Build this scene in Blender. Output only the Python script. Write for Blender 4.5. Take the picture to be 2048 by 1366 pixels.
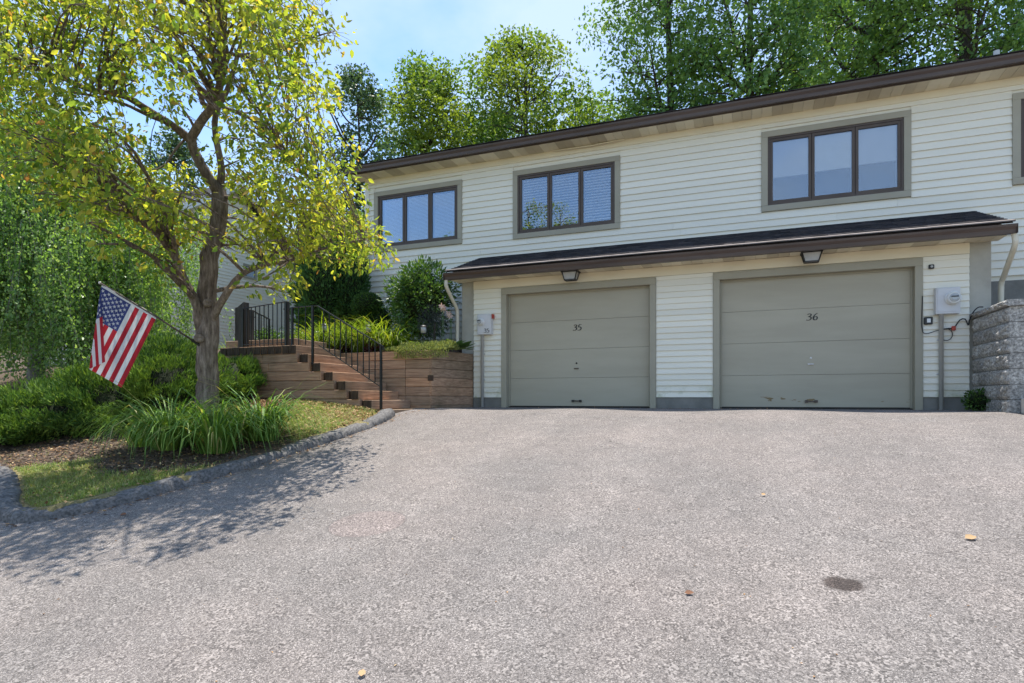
import bpy, bmesh, math, random
import numpy as np
from mathutils import Vector, Matrix

random.seed(7)
RNG = np.random.default_rng(11)
SC = bpy.context.scene
COL = SC.collection
for _o in list(bpy.data.objects):
    bpy.data.objects.remove(_o)

# ------------------------------------------------------------------ camera, sky, sun, exposure
# world frame: x along the house front (right), y into the house, z = 0 at the garage slab
FPX, CXP, HYP, EYE = 1200.0, 1024.0, 797.0, 0.15
YAW = math.atan2(1200.0, 3024.0)
CY, SY = math.cos(YAW), math.sin(YAW)
cam = bpy.data.cameras.new('camera')
cam_o = bpy.data.objects.new('camera', cam)
COL.objects.link(cam_o)
cam.sensor_width = 36.0
cam.lens = 36.0 * FPX / 2048.0
cam.shift_y = (HYP - 683.0) / 2048.0
cam.clip_start = 0.05
cam.clip_end = 2000.0
cam_o.location = (0, 0, EYE)
cam_o.rotation_euler = (math.radians(90), 0, YAW)
SC.camera = cam_o

TO_SUN = Vector((-0.07, 0.25, 1.0)).normalized()
SUN_EL = math.asin(TO_SUN.z)
SUN_AZ = math.atan2(TO_SUN.x, TO_SUN.y)
world = bpy.data.worlds.new('World')
SC.world = world
world.use_nodes = True
wn, wl = world.node_tree.nodes, world.node_tree.links
wn.clear()
w_out = wn.new('ShaderNodeOutputWorld')
w_bg = wn.new('ShaderNodeBackground')
w_sky = wn.new('ShaderNodeTexSky')
w_sky.sky_type = 'NISHITA'
w_sky.sun_disc = False
w_sky.sun_elevation = SUN_EL
w_sky.sun_rotation = SUN_AZ
w_sky.air_density = 1.0
w_sky.dust_density = 0.1
w_sky.ozone_density = 3.5
SKY_STRENGTH = 0.105
w_bg.inputs[1].default_value = SKY_STRENGTH
# thin fair-weather cloud spread over the whole sky
w_tc = wn.new('ShaderNodeTexCoord')
w_sep = wn.new('ShaderNodeSeparateXYZ')
wl.new(w_tc.outputs['Generated'], w_sep.inputs[0])
w_add = wn.new('ShaderNodeMath'); w_add.operation = 'ADD'; w_add.inputs[1].default_value = 0.25
wl.new(w_sep.outputs[2], w_add.inputs[0])
w_mx = wn.new('ShaderNodeMath'); w_mx.operation = 'MAXIMUM'; w_mx.inputs[1].default_value = 0.05
wl.new(w_add.outputs[0], w_mx.inputs[0])
w_div = wn.new('ShaderNodeVectorMath'); w_div.operation = 'DIVIDE'
w_cmb = wn.new('ShaderNodeCombineXYZ')
for i in range(3):
    wl.new(w_mx.outputs[0], w_cmb.inputs[i])
wl.new(w_tc.outputs['Generated'], w_div.inputs[0]); wl.new(w_cmb.outputs[0], w_div.inputs[1])
w_noise = wn.new('ShaderNodeTexNoise')
w_noise.inputs['Scale'].default_value = 1.7
w_noise.inputs['Detail'].default_value = 6.0
w_noise.inputs['Roughness'].default_value = 0.56
w_noise.inputs['Distortion'].default_value = 0.25
wl.new(w_div.outputs[0], w_noise.inputs['Vector'])
w_ramp = wn.new('ShaderNodeValToRGB')
w_ramp.color_ramp.elements[0].position = 0.40
w_ramp.color_ramp.elements[0].color = (0.0, 0.0, 0.0, 1)
w_ramp.color_ramp.elements[1].position = 0.66
w_ramp.color_ramp.elements[1].color = (0.75, 0.75, 0.75, 1)
wl.new(w_noise.outputs[0], w_ramp.inputs[0])
w_mix = wn.new('ShaderNodeMixRGB')
w_mix.inputs[2].default_value = (2.7, 3.3, 4.2, 1)
wl.new(w_ramp.outputs[0], w_mix.inputs[0])
wl.new(w_sky.outputs[0], w_mix.inputs[1])
wl.new(w_mix.outputs[0], w_bg.inputs[0])
wl.new(w_bg.outputs[0], w_out.inputs[0])

sun = bpy.data.lights.new('sun', 'SUN')
sun.energy = 2.8
sun.angle = math.radians(0.53)
sun.color = (1.0, 0.945, 0.86)
sun_o = bpy.data.objects.new('sun', sun)
COL.objects.link(sun_o)
sun_o.location = TO_SUN * 60
sun_o.rotation_euler = TO_SUN.to_track_quat('Z', 'Y').to_euler()

SC.view_settings.view_transform = 'Standard'
SC.view_settings.look = 'None'
SC.view_settings.gamma = 1.0
SC.view_settings.use_curve_mapping = False
SC.view_settings.exposure = 1.5
SC.render.engine = 'CYCLES'
SC.cycles.use_denoising = True
SC.cycles.max_bounces = 8
SC.cycles.diffuse_bounces = 4
SC.cycles.glossy_bounces = 3
SC.cycles.transmission_bounces = 5
SC.cycles.transparent_max_bounces = 8
SC.cycles.caustics_reflective = False
SC.cycles.caustics_refractive = False


# ------------------------------------------------------------------ helpers
def ray(px, py):
    X, U = (px - CXP) / FPX, (HYP - py) / FPX
    return np.array((CY * X - SY, SY * X + CY, U))


def at(px, py, t):
    """point t metres ahead of the lens along the photograph's direction (px, py)"""
    return np.array((0, 0, EYE)) + ray(px, py) * t


def on_y(px, py, Y):
    d = ray(px, py)
    return np.array((0, 0, EYE)) + d * (Y / d[1])


def on_x(px, py, X):
    d = ray(px, py)
    return np.array((0, 0, EYE)) + d * (X / d[0])


class MB:
    def __init__(self):
        self.v, self.f = [], []

    def add(self, vs, fs):
        n = len(self.v)
        self.v += [tuple(map(float, p)) for p in vs]
        self.f += [tuple(i + n for i in q) for q in fs]
        return self

    def box(self, x0, x1, y0, y1, z0, z1):
        vs = [(x0, y0, z0), (x1, y0, z0), (x1, y1, z0), (x0, y1, z0), (x0, y0, z1), (x1, y0, z1), (x1, y1, z1), (x0, y1, z1)]
        return self.add(vs, [(0, 3, 2, 1), (4, 5, 6, 7), (0, 1, 5, 4), (1, 2, 6, 5), (2, 3, 7, 6), (3, 0, 4, 7)])

    def bar(self, a, b, w, h, up=(0, 0, 1)):
        a, b, up = Vector(a), Vector(b), Vector(up)
        d = (b - a).normalized()
        if abs(d.dot(up)) > 0.99:
            up = Vector((0, 1, 0))
        s = d.cross(up).normalized()
        u = s.cross(d).normalized()
        vs = []
        for p in (a, b):
            for i, j in ((-1, -1), (1, -1), (1, 1), (-1, 1)):
                vs.append(p + s * (w / 2 * i) + u * (h / 2 * j))
        return self.add(vs, [(0, 1, 2, 3), (7, 6, 5, 4), (0, 4, 5, 1), (1, 5, 6, 2), (2, 6, 7, 3), (3, 7, 4, 0)])

    def tube(self, pts, rad, n=8, cap=True):
        pts = [Vector(p) for p in pts]
        if not hasattr(rad, '__len__'):
            rad = [rad] * len(pts)
        rings = []
        prev = None
        for i, p in enumerate(pts):
            d = (pts[min(i + 1, len(pts) - 1)] - pts[max(i - 1, 0)]).normalized()
            if prev is None:
                s = d.cross(Vector((0, 0, 1)))
                if s.length < 1e-3:
                    s = d.cross(Vector((0, 1, 0)))
                s.normalize()
            else:
                s = (prev - d * prev.dot(d))
                if s.length < 1e-4:
                    s = d.orthogonal()
                s.normalize()
            prev = s
            u = d.cross(s)
            rings.append([p + (s * math.cos(2 * math.pi * k / n) + u * math.sin(2 * math.pi * k / n)) * rad[i] for k in range(n)])
        vs = [q for r in rings for q in r]
        fs = []
        for i in range(len(rings) - 1):
            for k in range(n):
                fs.append((i * n + k, i * n + (k + 1) % n, (i + 1) * n + (k + 1) % n, (i + 1) * n + k))
        if cap:
            fs.append(tuple(range(n - 1, -1, -1)))
            fs.append(tuple((len(rings) - 1) * n + k for k in range(n)))
        return self.add(vs, fs)

    def prism(self, prof, a, b):
        """profile of (y, z) pairs extruded along x from a to b"""
        n = len(prof)
        vs = [(a, y, z) for y, z in prof] + [(b, y, z) for y, z in prof]
        fs = [(i, (i + 1) % n, n + (i + 1) % n, n + i) for i in range(n)]
        fs += [tuple(range(n - 1, -1, -1)), tuple(range(n, 2 * n))]
        return self.add(vs, fs)

    def lathe(self, prof, c, n=16, axis='z'):
        """profile of (radius, height) turned about an axis through c"""
        vs = []
        for r, h in prof:
            for k in range(n):
                a = 2 * math.pi * k / n
                if axis == 'z':
                    vs.append((c[0] + r * math.cos(a), c[1] + r * math.sin(a), c[2] + h))
                else:
                    vs.append((c[0] + r * math.cos(a), c[1] - h, c[2] + r * math.sin(a)))
        fs = []
        for i in range(len(prof) - 1):
            for k in range(n):
                fs.append((i * n + k, i * n + (k + 1) % n, (i + 1) * n + (k + 1) % n, (i + 1) * n + k))
        fs.append(tuple(range(n - 1, -1, -1)))
        fs.append(tuple((len(prof) - 1) * n + k for k in range(n)))
        return self.add(vs, fs)

    def build(self, name, m, parent=None, smooth=False, bevel=0.0):
        o = wloc(parent)
        me = bpy.data.meshes.new(name)
        me.from_pydata([(p[0] - o[0], p[1] - o[1], p[2] - o[2]) for p in self.v], [], self.f)
        bm = bmesh.new(); bm.from_mesh(me)
        bmesh.ops.recalc_face_normals(bm, faces=bm.faces)
        if bevel:
            bmesh.ops.bevel(bm, geom=list(bm.edges), offset=bevel, segments=1, affect='EDGES', profile=0.5)
        bm.to_mesh(me); bm.free()
        me.materials.append(m)
        if smooth:
            me.polygons.foreach_set('use_smooth', [True] * len(me.polygons))
        ob = bpy.data.objects.new(name, me)
        COL.objects.link(ob)
        if parent is not None:
            ob.parent = parent
        return ob


def wloc(o):
    p = Vector((0, 0, 0))
    while o is not None:
        p += o.location
        o = o.parent
    return p


def np_mesh(name, V, F, m, parent=None, smooth=False):
    """mesh from a vertex array and an array of faces that all have the same number of corners"""
    V = np.asarray(V, dtype=np.float32) - np.array(wloc(parent), dtype=np.float32)
    F = np.asarray(F, dtype=np.int32)
    me = bpy.data.meshes.new(name)
    k = F.shape[1]
    me.vertices.add(len(V)); me.vertices.foreach_set('co', V.ravel())
    me.loops.add(F.size); me.loops.foreach_set('vertex_index', F.ravel())
    me.polygons.add(len(F))
    me.polygons.foreach_set('loop_start', np.arange(0, F.size, k, dtype=np.int32))
    me.polygons.foreach_set('loop_total', np.full(len(F), k, dtype=np.int32))
    if smooth:
        me.polygons.foreach_set('use_smooth', np.ones(len(F), dtype=bool))
    me.update(calc_edges=True)
    me.validate()
    me.materials.append(m)
    ob = bpy.data.objects.new(name, me)
    COL.objects.link(ob)
    if parent is not None:
        ob.parent = parent
    return ob


def tag(o, label=None, cat=None, group=None, kind=None):
    if label: o['label'] = label
    if cat: o['category'] = cat
    if group: o['group'] = group
    if kind: o['kind'] = kind
    return o


def thing(name, loc, label, cat, group=None):
    o = bpy.data.objects.new(name, None)
    o.empty_display_size = 0.2
    o.location = tuple(float(v) for v in loc)
    COL.objects.link(o)
    return tag(o, label, cat, group)


def node_part(name, parent):
    """an Empty that is one part and holds its own sub-parts"""
    o = bpy.data.objects.new(name, None)
    o.empty_display_size = 0.1
    COL.objects.link(o)
    o.parent = parent
    return o


def copy_tree(o, parent=None):
    c = o.copy()
    COL.objects.link(c)
    c.parent = parent
    for ch in list(o.children):
        copy_tree(ch, c)
    return c


# ------------------------------------------------------------------ materials
def new_mat(name):
    m = bpy.data.materials.new(name)
    m.use_nodes = True
    nt = m.node_tree
    b = nt.nodes['Principled BSDF']
    return m, nt.nodes, nt.links, b


def noise(N, L, scale, detail=4, rough=0.55, vec=None, stretch=None):
    n = N.new('ShaderNodeTexNoise')
    n.inputs['Scale'].default_value = scale
    n.inputs['Detail'].default_value = detail
    n.inputs['Roughness'].default_value = rough
    if vec is None:
        g = N.new('ShaderNodeNewGeometry')
        vec = g.outputs['Position']
    if stretch:
        mp = N.new('ShaderNodeMapping')
        mp.inputs['Scale'].default_value = stretch
        L.new(vec, mp.inputs[0])
        vec = mp.outputs[0]
    L.new(vec, n.inputs['Vector'])
    return n


def ramp(N, L, src, stops):
    r = N.new('ShaderNodeValToRGB')
    e = r.color_ramp.elements
    while len(e) < len(stops):
        e.new(0.5)
    for i, (p, c) in enumerate(stops):
        e[i].position = p
        e[i].color = (c[0], c[1], c[2], 1) if hasattr(c, '__len__') else (c, c, c, 1)
    L.new(src, r.inputs[0])
    return r


def mixc(N, L, fac, a, b, mode='MIX'):
    x = N.new('ShaderNodeMixRGB')
    x.blend_type = mode
    for sock, v in ((x.inputs[0], fac), (x.inputs[1], a), (x.inputs[2], b)):
        if hasattr(v, 'is_output'):
            L.new(v, sock)
        elif hasattr(v, '__len__'):
            sock.default_value = (v[0], v[1], v[2], 1)
        else:
            sock.default_value = v
    return x.outputs[0]


def bump(N, L, b, h, strength=0.3, dist=0.01):
    n = N.new('ShaderNodeBump')
    n.inputs['Strength'].default_value = strength
    n.inputs['Distance'].default_value = dist
    L.new(h, n.inputs['Height'])
    L.new(n.outputs[0], b.inputs['Normal'])
    return n


def pm(name, c1, c2, scale=3.0, rough=0.7, bmp=0.2, bscale=None, bdist=0.004, stretch=None, spec=0.3, lo=0.35, hi=0.65, isl=0.0):
    """plain procedural paint or stone: two tones mixed by noise, a little relief, optional tone per piece"""
    m, N, L, b = new_mat(name)
    n = noise(N, L, scale, 5, 0.6, stretch=stretch)
    r = ramp(N, L, n.outputs[0], [(lo, c1), (hi, c2)])
    c = r.outputs[0]
    if isl:
        oi = N.new('ShaderNodeObjectInfo')
        rr = ramp(N, L, oi.outputs['Random'], [(0.0, 1 - isl), (1.0, 1 + isl)])
        c = mixc(N, L, 1.0, c, rr.outputs[0], 'MULTIPLY')
    L.new(c, b.inputs['Base Color'])
    b.inputs['Roughness'].default_value = rough
    b.inputs['Specular IOR Level'].default_value = spec
    if bmp:
        n2 = noise(N, L, bscale or scale * 6, 4, 0.6, stretch=stretch)
        bump(N, L, b, n2.outputs[0], bmp, bdist)
    return m


def leaf_mat(name, stops, trans=0.45, patch=None, pscale=0.7, rough=0.55, tcol=(1.25, 1.2, 0.6), spec=0.25):
    """foliage: a tone per leaf, drifting patches of another tone, light coming through"""
    m, N, L, b = new_mat(name)
    out = N['Material Output']
    g = N.new('ShaderNodeNewGeometry')
    r = ramp(N, L, g.outputs['Random Per Island'], stops)
    c = r.outputs[0]
    if patch:
        n = noise(N, L, pscale, 3, 0.6)
        rr = ramp(N, L, n.outputs[0], [(0.42, 0.0), (0.64, 1.0)])
        f = N.new('ShaderNodeMath'); f.operation = 'MULTIPLY'; f.inputs[1].default_value = 0.55
        L.new(rr.outputs[0], f.inputs[0])
        c = mixc(N, L, f.outputs[0], c, patch)
    L.new(c, b.inputs['Base Color'])
    b.inputs['Roughness'].default_value = rough
    b.inputs['Specular IOR Level'].default_value = spec
    t = N.new('ShaderNodeBsdfTranslucent')
    tc = mixc(N, L, 1.0, c, tcol, 'MULTIPLY')
    L.new(tc, t.inputs[0])
    mx = N.new('ShaderNodeMixShader')
    mx.inputs[0].default_value = trans
    L.new(b.outputs[0], mx.inputs[1]); L.new(t.outputs[0], mx.inputs[2])
    L.new(mx.outputs[0], out.inputs[0])
    return m


M = {}
M['siding'] = pm('painted_siding', (0.755, 0.728, 0.625), (0.80, 0.772, 0.672), 1.2, 0.55, 0.12, 60, 0.002, stretch=(0.3, 1, 3), isl=0.035)
M['garage_siding'] = pm('garage_siding', (0.755, 0.728, 0.625), (0.805, 0.775, 0.672), 1.6, 0.55, 0.12, 60, 0.002, stretch=(0.3, 1, 3), isl=0.04)
M['frieze'] = pm('frieze_paint', (0.72, 0.65, 0.49), (0.76, 0.69, 0.53), 1.5, 0.6, 0.1, 40, 0.002, stretch=(0.4, 1, 1))
M['soffit_light'] = pm('soffit_cream', (0.72, 0.65, 0.49), (0.78, 0.71, 0.55), 2.5, 0.6, 0.1, isl=0.08)
M['soffit_dark'] = pm('soffit_vented', (0.57, 0.505, 0.375), (0.63, 0.56, 0.425), 2.5, 0.7, 0.2, 120, 0.003, isl=0.08)
M['trim'] = pm('taupe_trim', (0.335, 0.31, 0.24), (0.365, 0.34, 0.265), 2.0, 0.5, 0.08, 40, 0.002, isl=0.03)
M['sash'] = pm('dark_bronze', (0.080, 0.060, 0.048), (0.098, 0.074, 0.060), 3.0, 0.4, 0.03)
M['gutter'] = pm('brown_gutter', (0.058, 0.037, 0.030), (0.085, 0.058, 0.048), 2.2, 0.42, 0.05, stretch=(0.5, 1, 4), spec=0.5)
M['concrete'] = pm('pier_concrete', (0.36, 0.345, 0.30), (0.46, 0.445, 0.39), 2.6, 0.85, 0.3, 50, 0.004)
M['foundation'] = pm('foundation_concrete', (0.17, 0.165, 0.15), (0.25, 0.243, 0.222), 3.0, 0.9, 0.4, 30, 0.006)
M['step_concrete'] = pm('slab_concrete', (0.50, 0.46, 0.40), (0.60, 0.56, 0.49), 4.0, 0.85, 0.3, 60, 0.004)
M['pipe'] = pm('cream_pipe', (0.60, 0.56, 0.45), (0.66, 0.62, 0.51), 3.0, 0.4, 0.03)
M['conduit'] = pm('grey_pvc', (0.47, 0.48, 0.48), (0.55, 0.56, 0.55), 4.0, 0.45, 0.03)
M['meter'] = pm('meter_enamel', (0.55, 0.55, 0.56), (0.63, 0.62, 0.62), 3.0, 0.4, 0.04)
M['white'] = pm('white_plastic', (0.72, 0.72, 0.70), (0.78, 0.78, 0.76), 5.0, 0.35, 0.0)
M['black'] = pm('black_metal', (0.012, 0.012, 0.013), (0.022, 0.021, 0.021), 8.0, 0.45, 0.05, spec=0.5)
M['iron'] = pm('wrought_iron', (0.007, 0.007, 0.008), (0.012, 0.012, 0.012), 9.0, 0.36, 0.05, 80, 0.001, spec=0.35)
M['cable'] = pm('black_cable', (0.02, 0.02, 0.022), (0.03, 0.03, 0.032), 5.0, 0.5, 0.0)
M['red'] = pm('red_tape', (0.40, 0.06, 0.04), (0.48, 0.09, 0.06), 9.0, 0.5, 0.0)
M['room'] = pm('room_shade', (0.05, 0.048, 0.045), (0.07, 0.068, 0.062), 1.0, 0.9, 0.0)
M['blind'] = pm('blind_white', (0.80, 0.80, 0.80), (0.85, 0.85, 0.85), 2.0, 0.6, 0.0)
M['shade'] = pm('cellular_shade', (0.62, 0.63, 0.68), (0.68, 0.69, 0.73), 2.0, 0.7, 0.0)
M['rubber'] = pm('weather_strip', (0.03, 0.028, 0.024), (0.05, 0.045, 0.04), 6.0, 0.8, 0.0)


def add_algae(m):
    N, L = m.node_tree.nodes, m.node_tree.links
    b = N['Principled BSDF']
    old = b.inputs['Base Color'].links[0].from_socket
    g = N.new('ShaderNodeNewGeometry')
    sp = N.new('ShaderNodeSeparateXYZ'); L.new(g.outputs['Position'], sp.inputs[0])
    band = ramp(N, L, sp.outputs[2], [(0.15, 1.0), (0.42, 0.0)])
    n = noise(N, L, 4.5, 5, 0.65)
    k = mixc(N, L, 1.0, band.outputs[0], ramp(N, L, n.outputs[0], [(0.48, 0.0), (0.66, 0.75)]).outputs[0], 'MULTIPLY')
    L.new(mixc(N, L, k, old, (0.33, 0.35, 0.18)), b.inputs['Base Color'])


add_algae(M['garage_siding'])


def door_paint():
    m, N, L, b = new_mat('door_paint')
    n = noise(N, L, 2.0, 5, 0.6, stretch=(0.35, 1, 2))
    base = ramp(N, L, n.outputs[0], [(0.35, (0.385, 0.352, 0.272)), (0.65, (0.425, 0.392, 0.305))]).outputs[0]
    # paint flaking off along the bottom rail of the right-hand door
    g = N.new('ShaderNodeNewGeometry')
    sp = N.new('ShaderNodeSeparateXYZ'); L.new(g.outputs['Position'], sp.inputs[0])
    band = ramp(N, L, sp.outputs[2], [(0.085, 0.0), (0.11, 1.0), (0.16, 1.0), (0.185, 0.0)])
    right = ramp(N, L, sp.outputs[0], [(0.0, 0.0), (0.02, 1.0)])
    fl = noise(N, L, 3.4, 3, 0.5, stretch=(1.0, 1, 3.2))
    fm = ramp(N, L, fl.outputs[0], [(0.60, 0.0), (0.612, 1.0)])
    k = mixc(N, L, 1.0, band.outputs[0], right.outputs[0], 'MULTIPLY')
    k = mixc(N, L, 1.0, k, fm.outputs[0], 'MULTIPLY')
    c = mixc(N, L, k, base, (0.22, 0.155, 0.075))
    L.new(c, b.inputs['Base Color'])
    b.inputs['Roughness'].default_value = 0.5
    b.inputs['Specular IOR Level'].default_value = 0.35
    n2 = noise(N, L, 45, 3, 0.5, stretch=(1, 1, 0.25))
    bump(N, L, b, n2.outputs[0], 0.1, 0.002)
    return m


M['door'] = door_paint()


def glass_mat():
    m, N, L, b = new_mat('window_glass')
    out = N['Material Output']
    N.remove(b)
    gl = N.new('ShaderNodeBsdfGlossy'); gl.inputs['Roughness'].default_value = 0.01
    gl.inputs[0].default_value = (0.74, 0.86, 1.0, 1)
    tr = N.new('ShaderNodeBsdfTransparent'); tr.inputs[0].default_value = (0.95, 0.97, 0.98, 1)
    fr = N.new('ShaderNodeFresnel'); fr.inputs[0].default_value = 1.6
    ma = N.new('ShaderNodeMath'); ma.operation = 'ADD'; ma.inputs[1].default_value = 0.115
    L.new(fr.outputs[0], ma.inputs[0])
    n = noise(N, L, 0.9, 2, 0.4)
    bp = N.new('ShaderNodeBump'); bp.inputs['Strength'].default_value = 0.03; bp.inputs['Distance'].default_value = 0.03
    L.new(n.outputs[0], bp.inputs['Height']); L.new(bp.outputs[0], gl.inputs['Normal'])
    mx = N.new('ShaderNodeMixShader')
    L.new(ma.outputs[0], mx.inputs[0]); L.new(tr.outputs[0], mx.inputs[1]); L.new(gl.outputs[0], mx.inputs[2])
    L.new(mx.outputs[0], out.inputs[0])
    return m


M['glass'] = glass_mat()


def shingle_mat():
    m, N, L, b = new_mat('asphalt_shingle')
    g = N.new('ShaderNodeNewGeometry')
    r = ramp(N, L, g.outputs['Random Per Island'], [(0.0, (0.020, 0.019, 0.022)), (0.5, (0.032, 0.029, 0.032)), (1.0, (0.052, 0.045, 0.046))])
    n = noise(N, L, 160, 2, 0.7)
    rr = ramp(N, L, n.outputs[0], [(0.3, 0.65), (0.7, 1.5)])
    c = mixc(N, L, 1.0, r.outputs[0], rr.outputs[0], 'MULTIPLY')
    L.new(c, b.inputs['Base Color'])
    b.inputs['Roughness'].default_value = 0.9
    b.inputs['Specular IOR Level'].default_value = 0.2
    bump(N, L, b, n.outputs[0], 0.6, 0.004)
    return m


M['shingle'] = shingle_mat()


def asphalt_mat():
    m, N, L, b = new_mat('worn_asphalt')
    g = N.new('ShaderNodeNewGeometry')
    pos = g.outputs['Position']
    v = N.new('ShaderNodeTexVoronoi'); v.inputs['Scale'].default_value = 230.0
    L.new(pos, v.inputs['Vector'])
    sep = N.new('ShaderNodeSeparateColor'); L.new(v.outputs['Color'], sep.inputs[0])
    stone = ramp(N, L, sep.outputs[0], [(0.0, (0.060, 0.056, 0.054)), (0.30, (0.125, 0.116, 0.111)), (0.62, (0.19, 0.178, 0.170)), (0.85, (0.27, 0.252, 0.24)), (1.0, (0.50, 0.475, 0.45))])
    v2 = N.new('ShaderNodeTexVoronoi'); v2.inputs['Scale'].default_value = 110.0
    L.new(pos, v2.inputs['Vector'])
    sep2 = N.new('ShaderNodeSeparateColor'); L.new(v2.outputs['Color'], sep2.inputs[0])
    stone2 = ramp(N, L, sep2.outputs[1], [(0.0, (0.055, 0.051, 0.049)), (0.5, (0.175, 0.163, 0.155)), (1.0, (0.40, 0.375, 0.355))])
    nmix = noise(N, L, 9, 2, 0.5)
    c = mixc(N, L, ramp(N, L, nmix.outputs[0], [(0.4, 0.15), (0.6, 0.8)]).outputs[0], stone.outputs[0], stone2.outputs[0])
    big = noise(N, L, 0.55, 5, 0.6)
    c = mixc(N, L, 1.0, c, ramp(N, L, big.outputs[0], [(0.32, (0.95, 0.925, 0.90)), (0.5, (1.07, 1.015, 0.975)), (0.68, (1.19, 1.105, 1.05))]).outputs[0], 'MULTIPLY')
    mid = noise(N, L, 5.0, 4, 0.65)
    c = mixc(N, L, 1.0, c, ramp(N, L, mid.outputs[0], [(0.3, 0.88), (0.7, 1.1)]).outputs[0], 'MULTIPLY')

    # an oil drip, a round patch over an old access cover, a fine crack
    def spot(x, y, rx, ry, lo, hi):
        mp = N.new('ShaderNodeMapping')
        mp.inputs['Location'].default_value = (-x / rx, -y / ry, 0)
        mp.inputs['Scale'].default_value = (1 / rx, 1 / ry, 0)
        L.new(pos, mp.inputs[0])
        wob = noise(N, L, 16, 3, 0.6)
        ln = N.new('ShaderNodeVectorMath'); ln.operation = 'LENGTH'; L.new(mp.outputs[0], ln.inputs[0])
        ad = N.new('ShaderNodeMath'); ad.operation = 'MULTIPLY_ADD'; ad.inputs[1].default_value = 0.5
        L.new(wob.outputs[0], ad.inputs[0]); L.new(ln.outputs[1], ad.inputs[2])
        return ramp(N, L, ad.outputs[0], [(lo, 1.0), (hi, 0.0)]).outputs[0], ln.outputs[1]
    q = road_at(1685, 1168)
    f, _ = spot(q[0], q[1], 0.16, 0.13, 0.78, 1.0)
    c = mixc(N, L, f, c, mixc(N, L, 1.0, c, (0.30, 0.27, 0.26), 'MULTIPLY'))
    q = road_at(735, 1046)
    f, ln = spot(q[0], q[1], 0.30, 0.30, 0.99, 0.999)
    rim = ramp(N, L, ln, [(0.93, 0.0), (0.965, 1.0), (0.985, 1.0), (0.999, 0.0)]).outputs[0]
    inn = ramp(N, L, ln, [(0.95, 1.0), (0.96, 0.0)]).outputs[0]
    c = mixc(N, L, inn, c, mixc(N, L, 1.0, c, (1.06, 1.0, 1.0), 'MULTIPLY'))
    c = mixc(N, L, mixc(N, L, 1.0, rim, (0.35, 0.35, 0.35), 'MULTIPLY'), c, (0.07, 0.065, 0.06))
    # hairline cracks, only here and there
    dn = noise(N, L, 1.4, 4, 0.6)
    dv = N.new('ShaderNodeVectorMath'); dv.operation = 'MULTIPLY_ADD'
    dv.inputs[1].default_value = (0.9, 0.9, 0.0)
    L.new(dn.outputs[1], dv.inputs[0]); L.new(pos, dv.inputs[2])
    ve = N.new('ShaderNodeTexVoronoi'); ve.feature = 'DISTANCE_TO_EDGE'; ve.inputs['Scale'].default_value = 0.42
    L.new(dv.outputs[0], ve.inputs['Vector'])
    line = ramp(N, L, ve.outputs['Distance'], [(0.0, 1.0), (0.0022, 0.0)])
    msk = noise(N, L, 0.8, 2, 0.5)
    mk = ramp(N, L, msk.outputs[0], [(0.54, 0.0), (0.60, 0.55)])
    c = mixc(N, L, mixc(N, L, 1.0, line.outputs[0], mk.outputs[0], 'MULTIPLY'), c, (0.05, 0.046, 0.043))
    # worn wheel paths running up to each door
    sx = N.new('ShaderNodeSeparateXYZ'); L.new(pos, sx.inputs[0])
    wv = N.new('ShaderNodeMath'); wv.operation = 'MULTIPLY'; wv.inputs[1].default_value = 4.05
    L.new(sx.outputs[0], wv.inputs[0])
    sn = N.new('ShaderNodeMath'); sn.operation = 'SINE'; L.new(wv.outputs[0], sn.inputs[0])
    wm = noise(N, L, 0.7, 3, 0.5)
    ws = N.new('ShaderNodeMath'); ws.operation = 'MULTIPLY'; L.new(sn.outputs[0], ws.inputs[0]); L.new(wm.outputs[0], ws.inputs[1])
    c = mixc(N, L, 1.0, c, ramp(N, L, ws.outputs[0], [(0.0, 0.985), (0.5, 1.06)]).outputs[0], 'MULTIPLY')
    L.new(c, b.inputs['Base Color'])
    b.inputs['Roughness'].default_value = 0.85
    b.inputs['Specular IOR Level'].default_value = 0.25
    hb = N.new('ShaderNodeMath'); hb.operation = 'MULTIPLY'; hb.inputs[1].default_value = -1.0
    L.new(v.outputs['Distance'], hb.inputs[0])
    bump(N, L, b, hb.outputs[0], 0.5, 0.012)
    return m


def road_z(y):
    y = np.clip(np.asarray(y, dtype=float), -9.0, 40.0)
    k = 0.35
    return -0.02 - 0.155 * k * np.logaddexp(0.0, (8.9 - y) / k)


def road_at(px, py):
    d = ray(px, py)
    t = 1.0
    for _ in range(4000):
        p = np.array((0, 0, EYE)) + d * t
        if p[2] < road_z(p[1]):
            break
        t += 0.01
    return p


M['asphalt'] = asphalt_mat()
M['kerb'] = pm('kerb_asphalt', (0.075, 0.072, 0.070), (0.20, 0.190, 0.182), 38, 0.95, 0.6, 90, 0.01)


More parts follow.
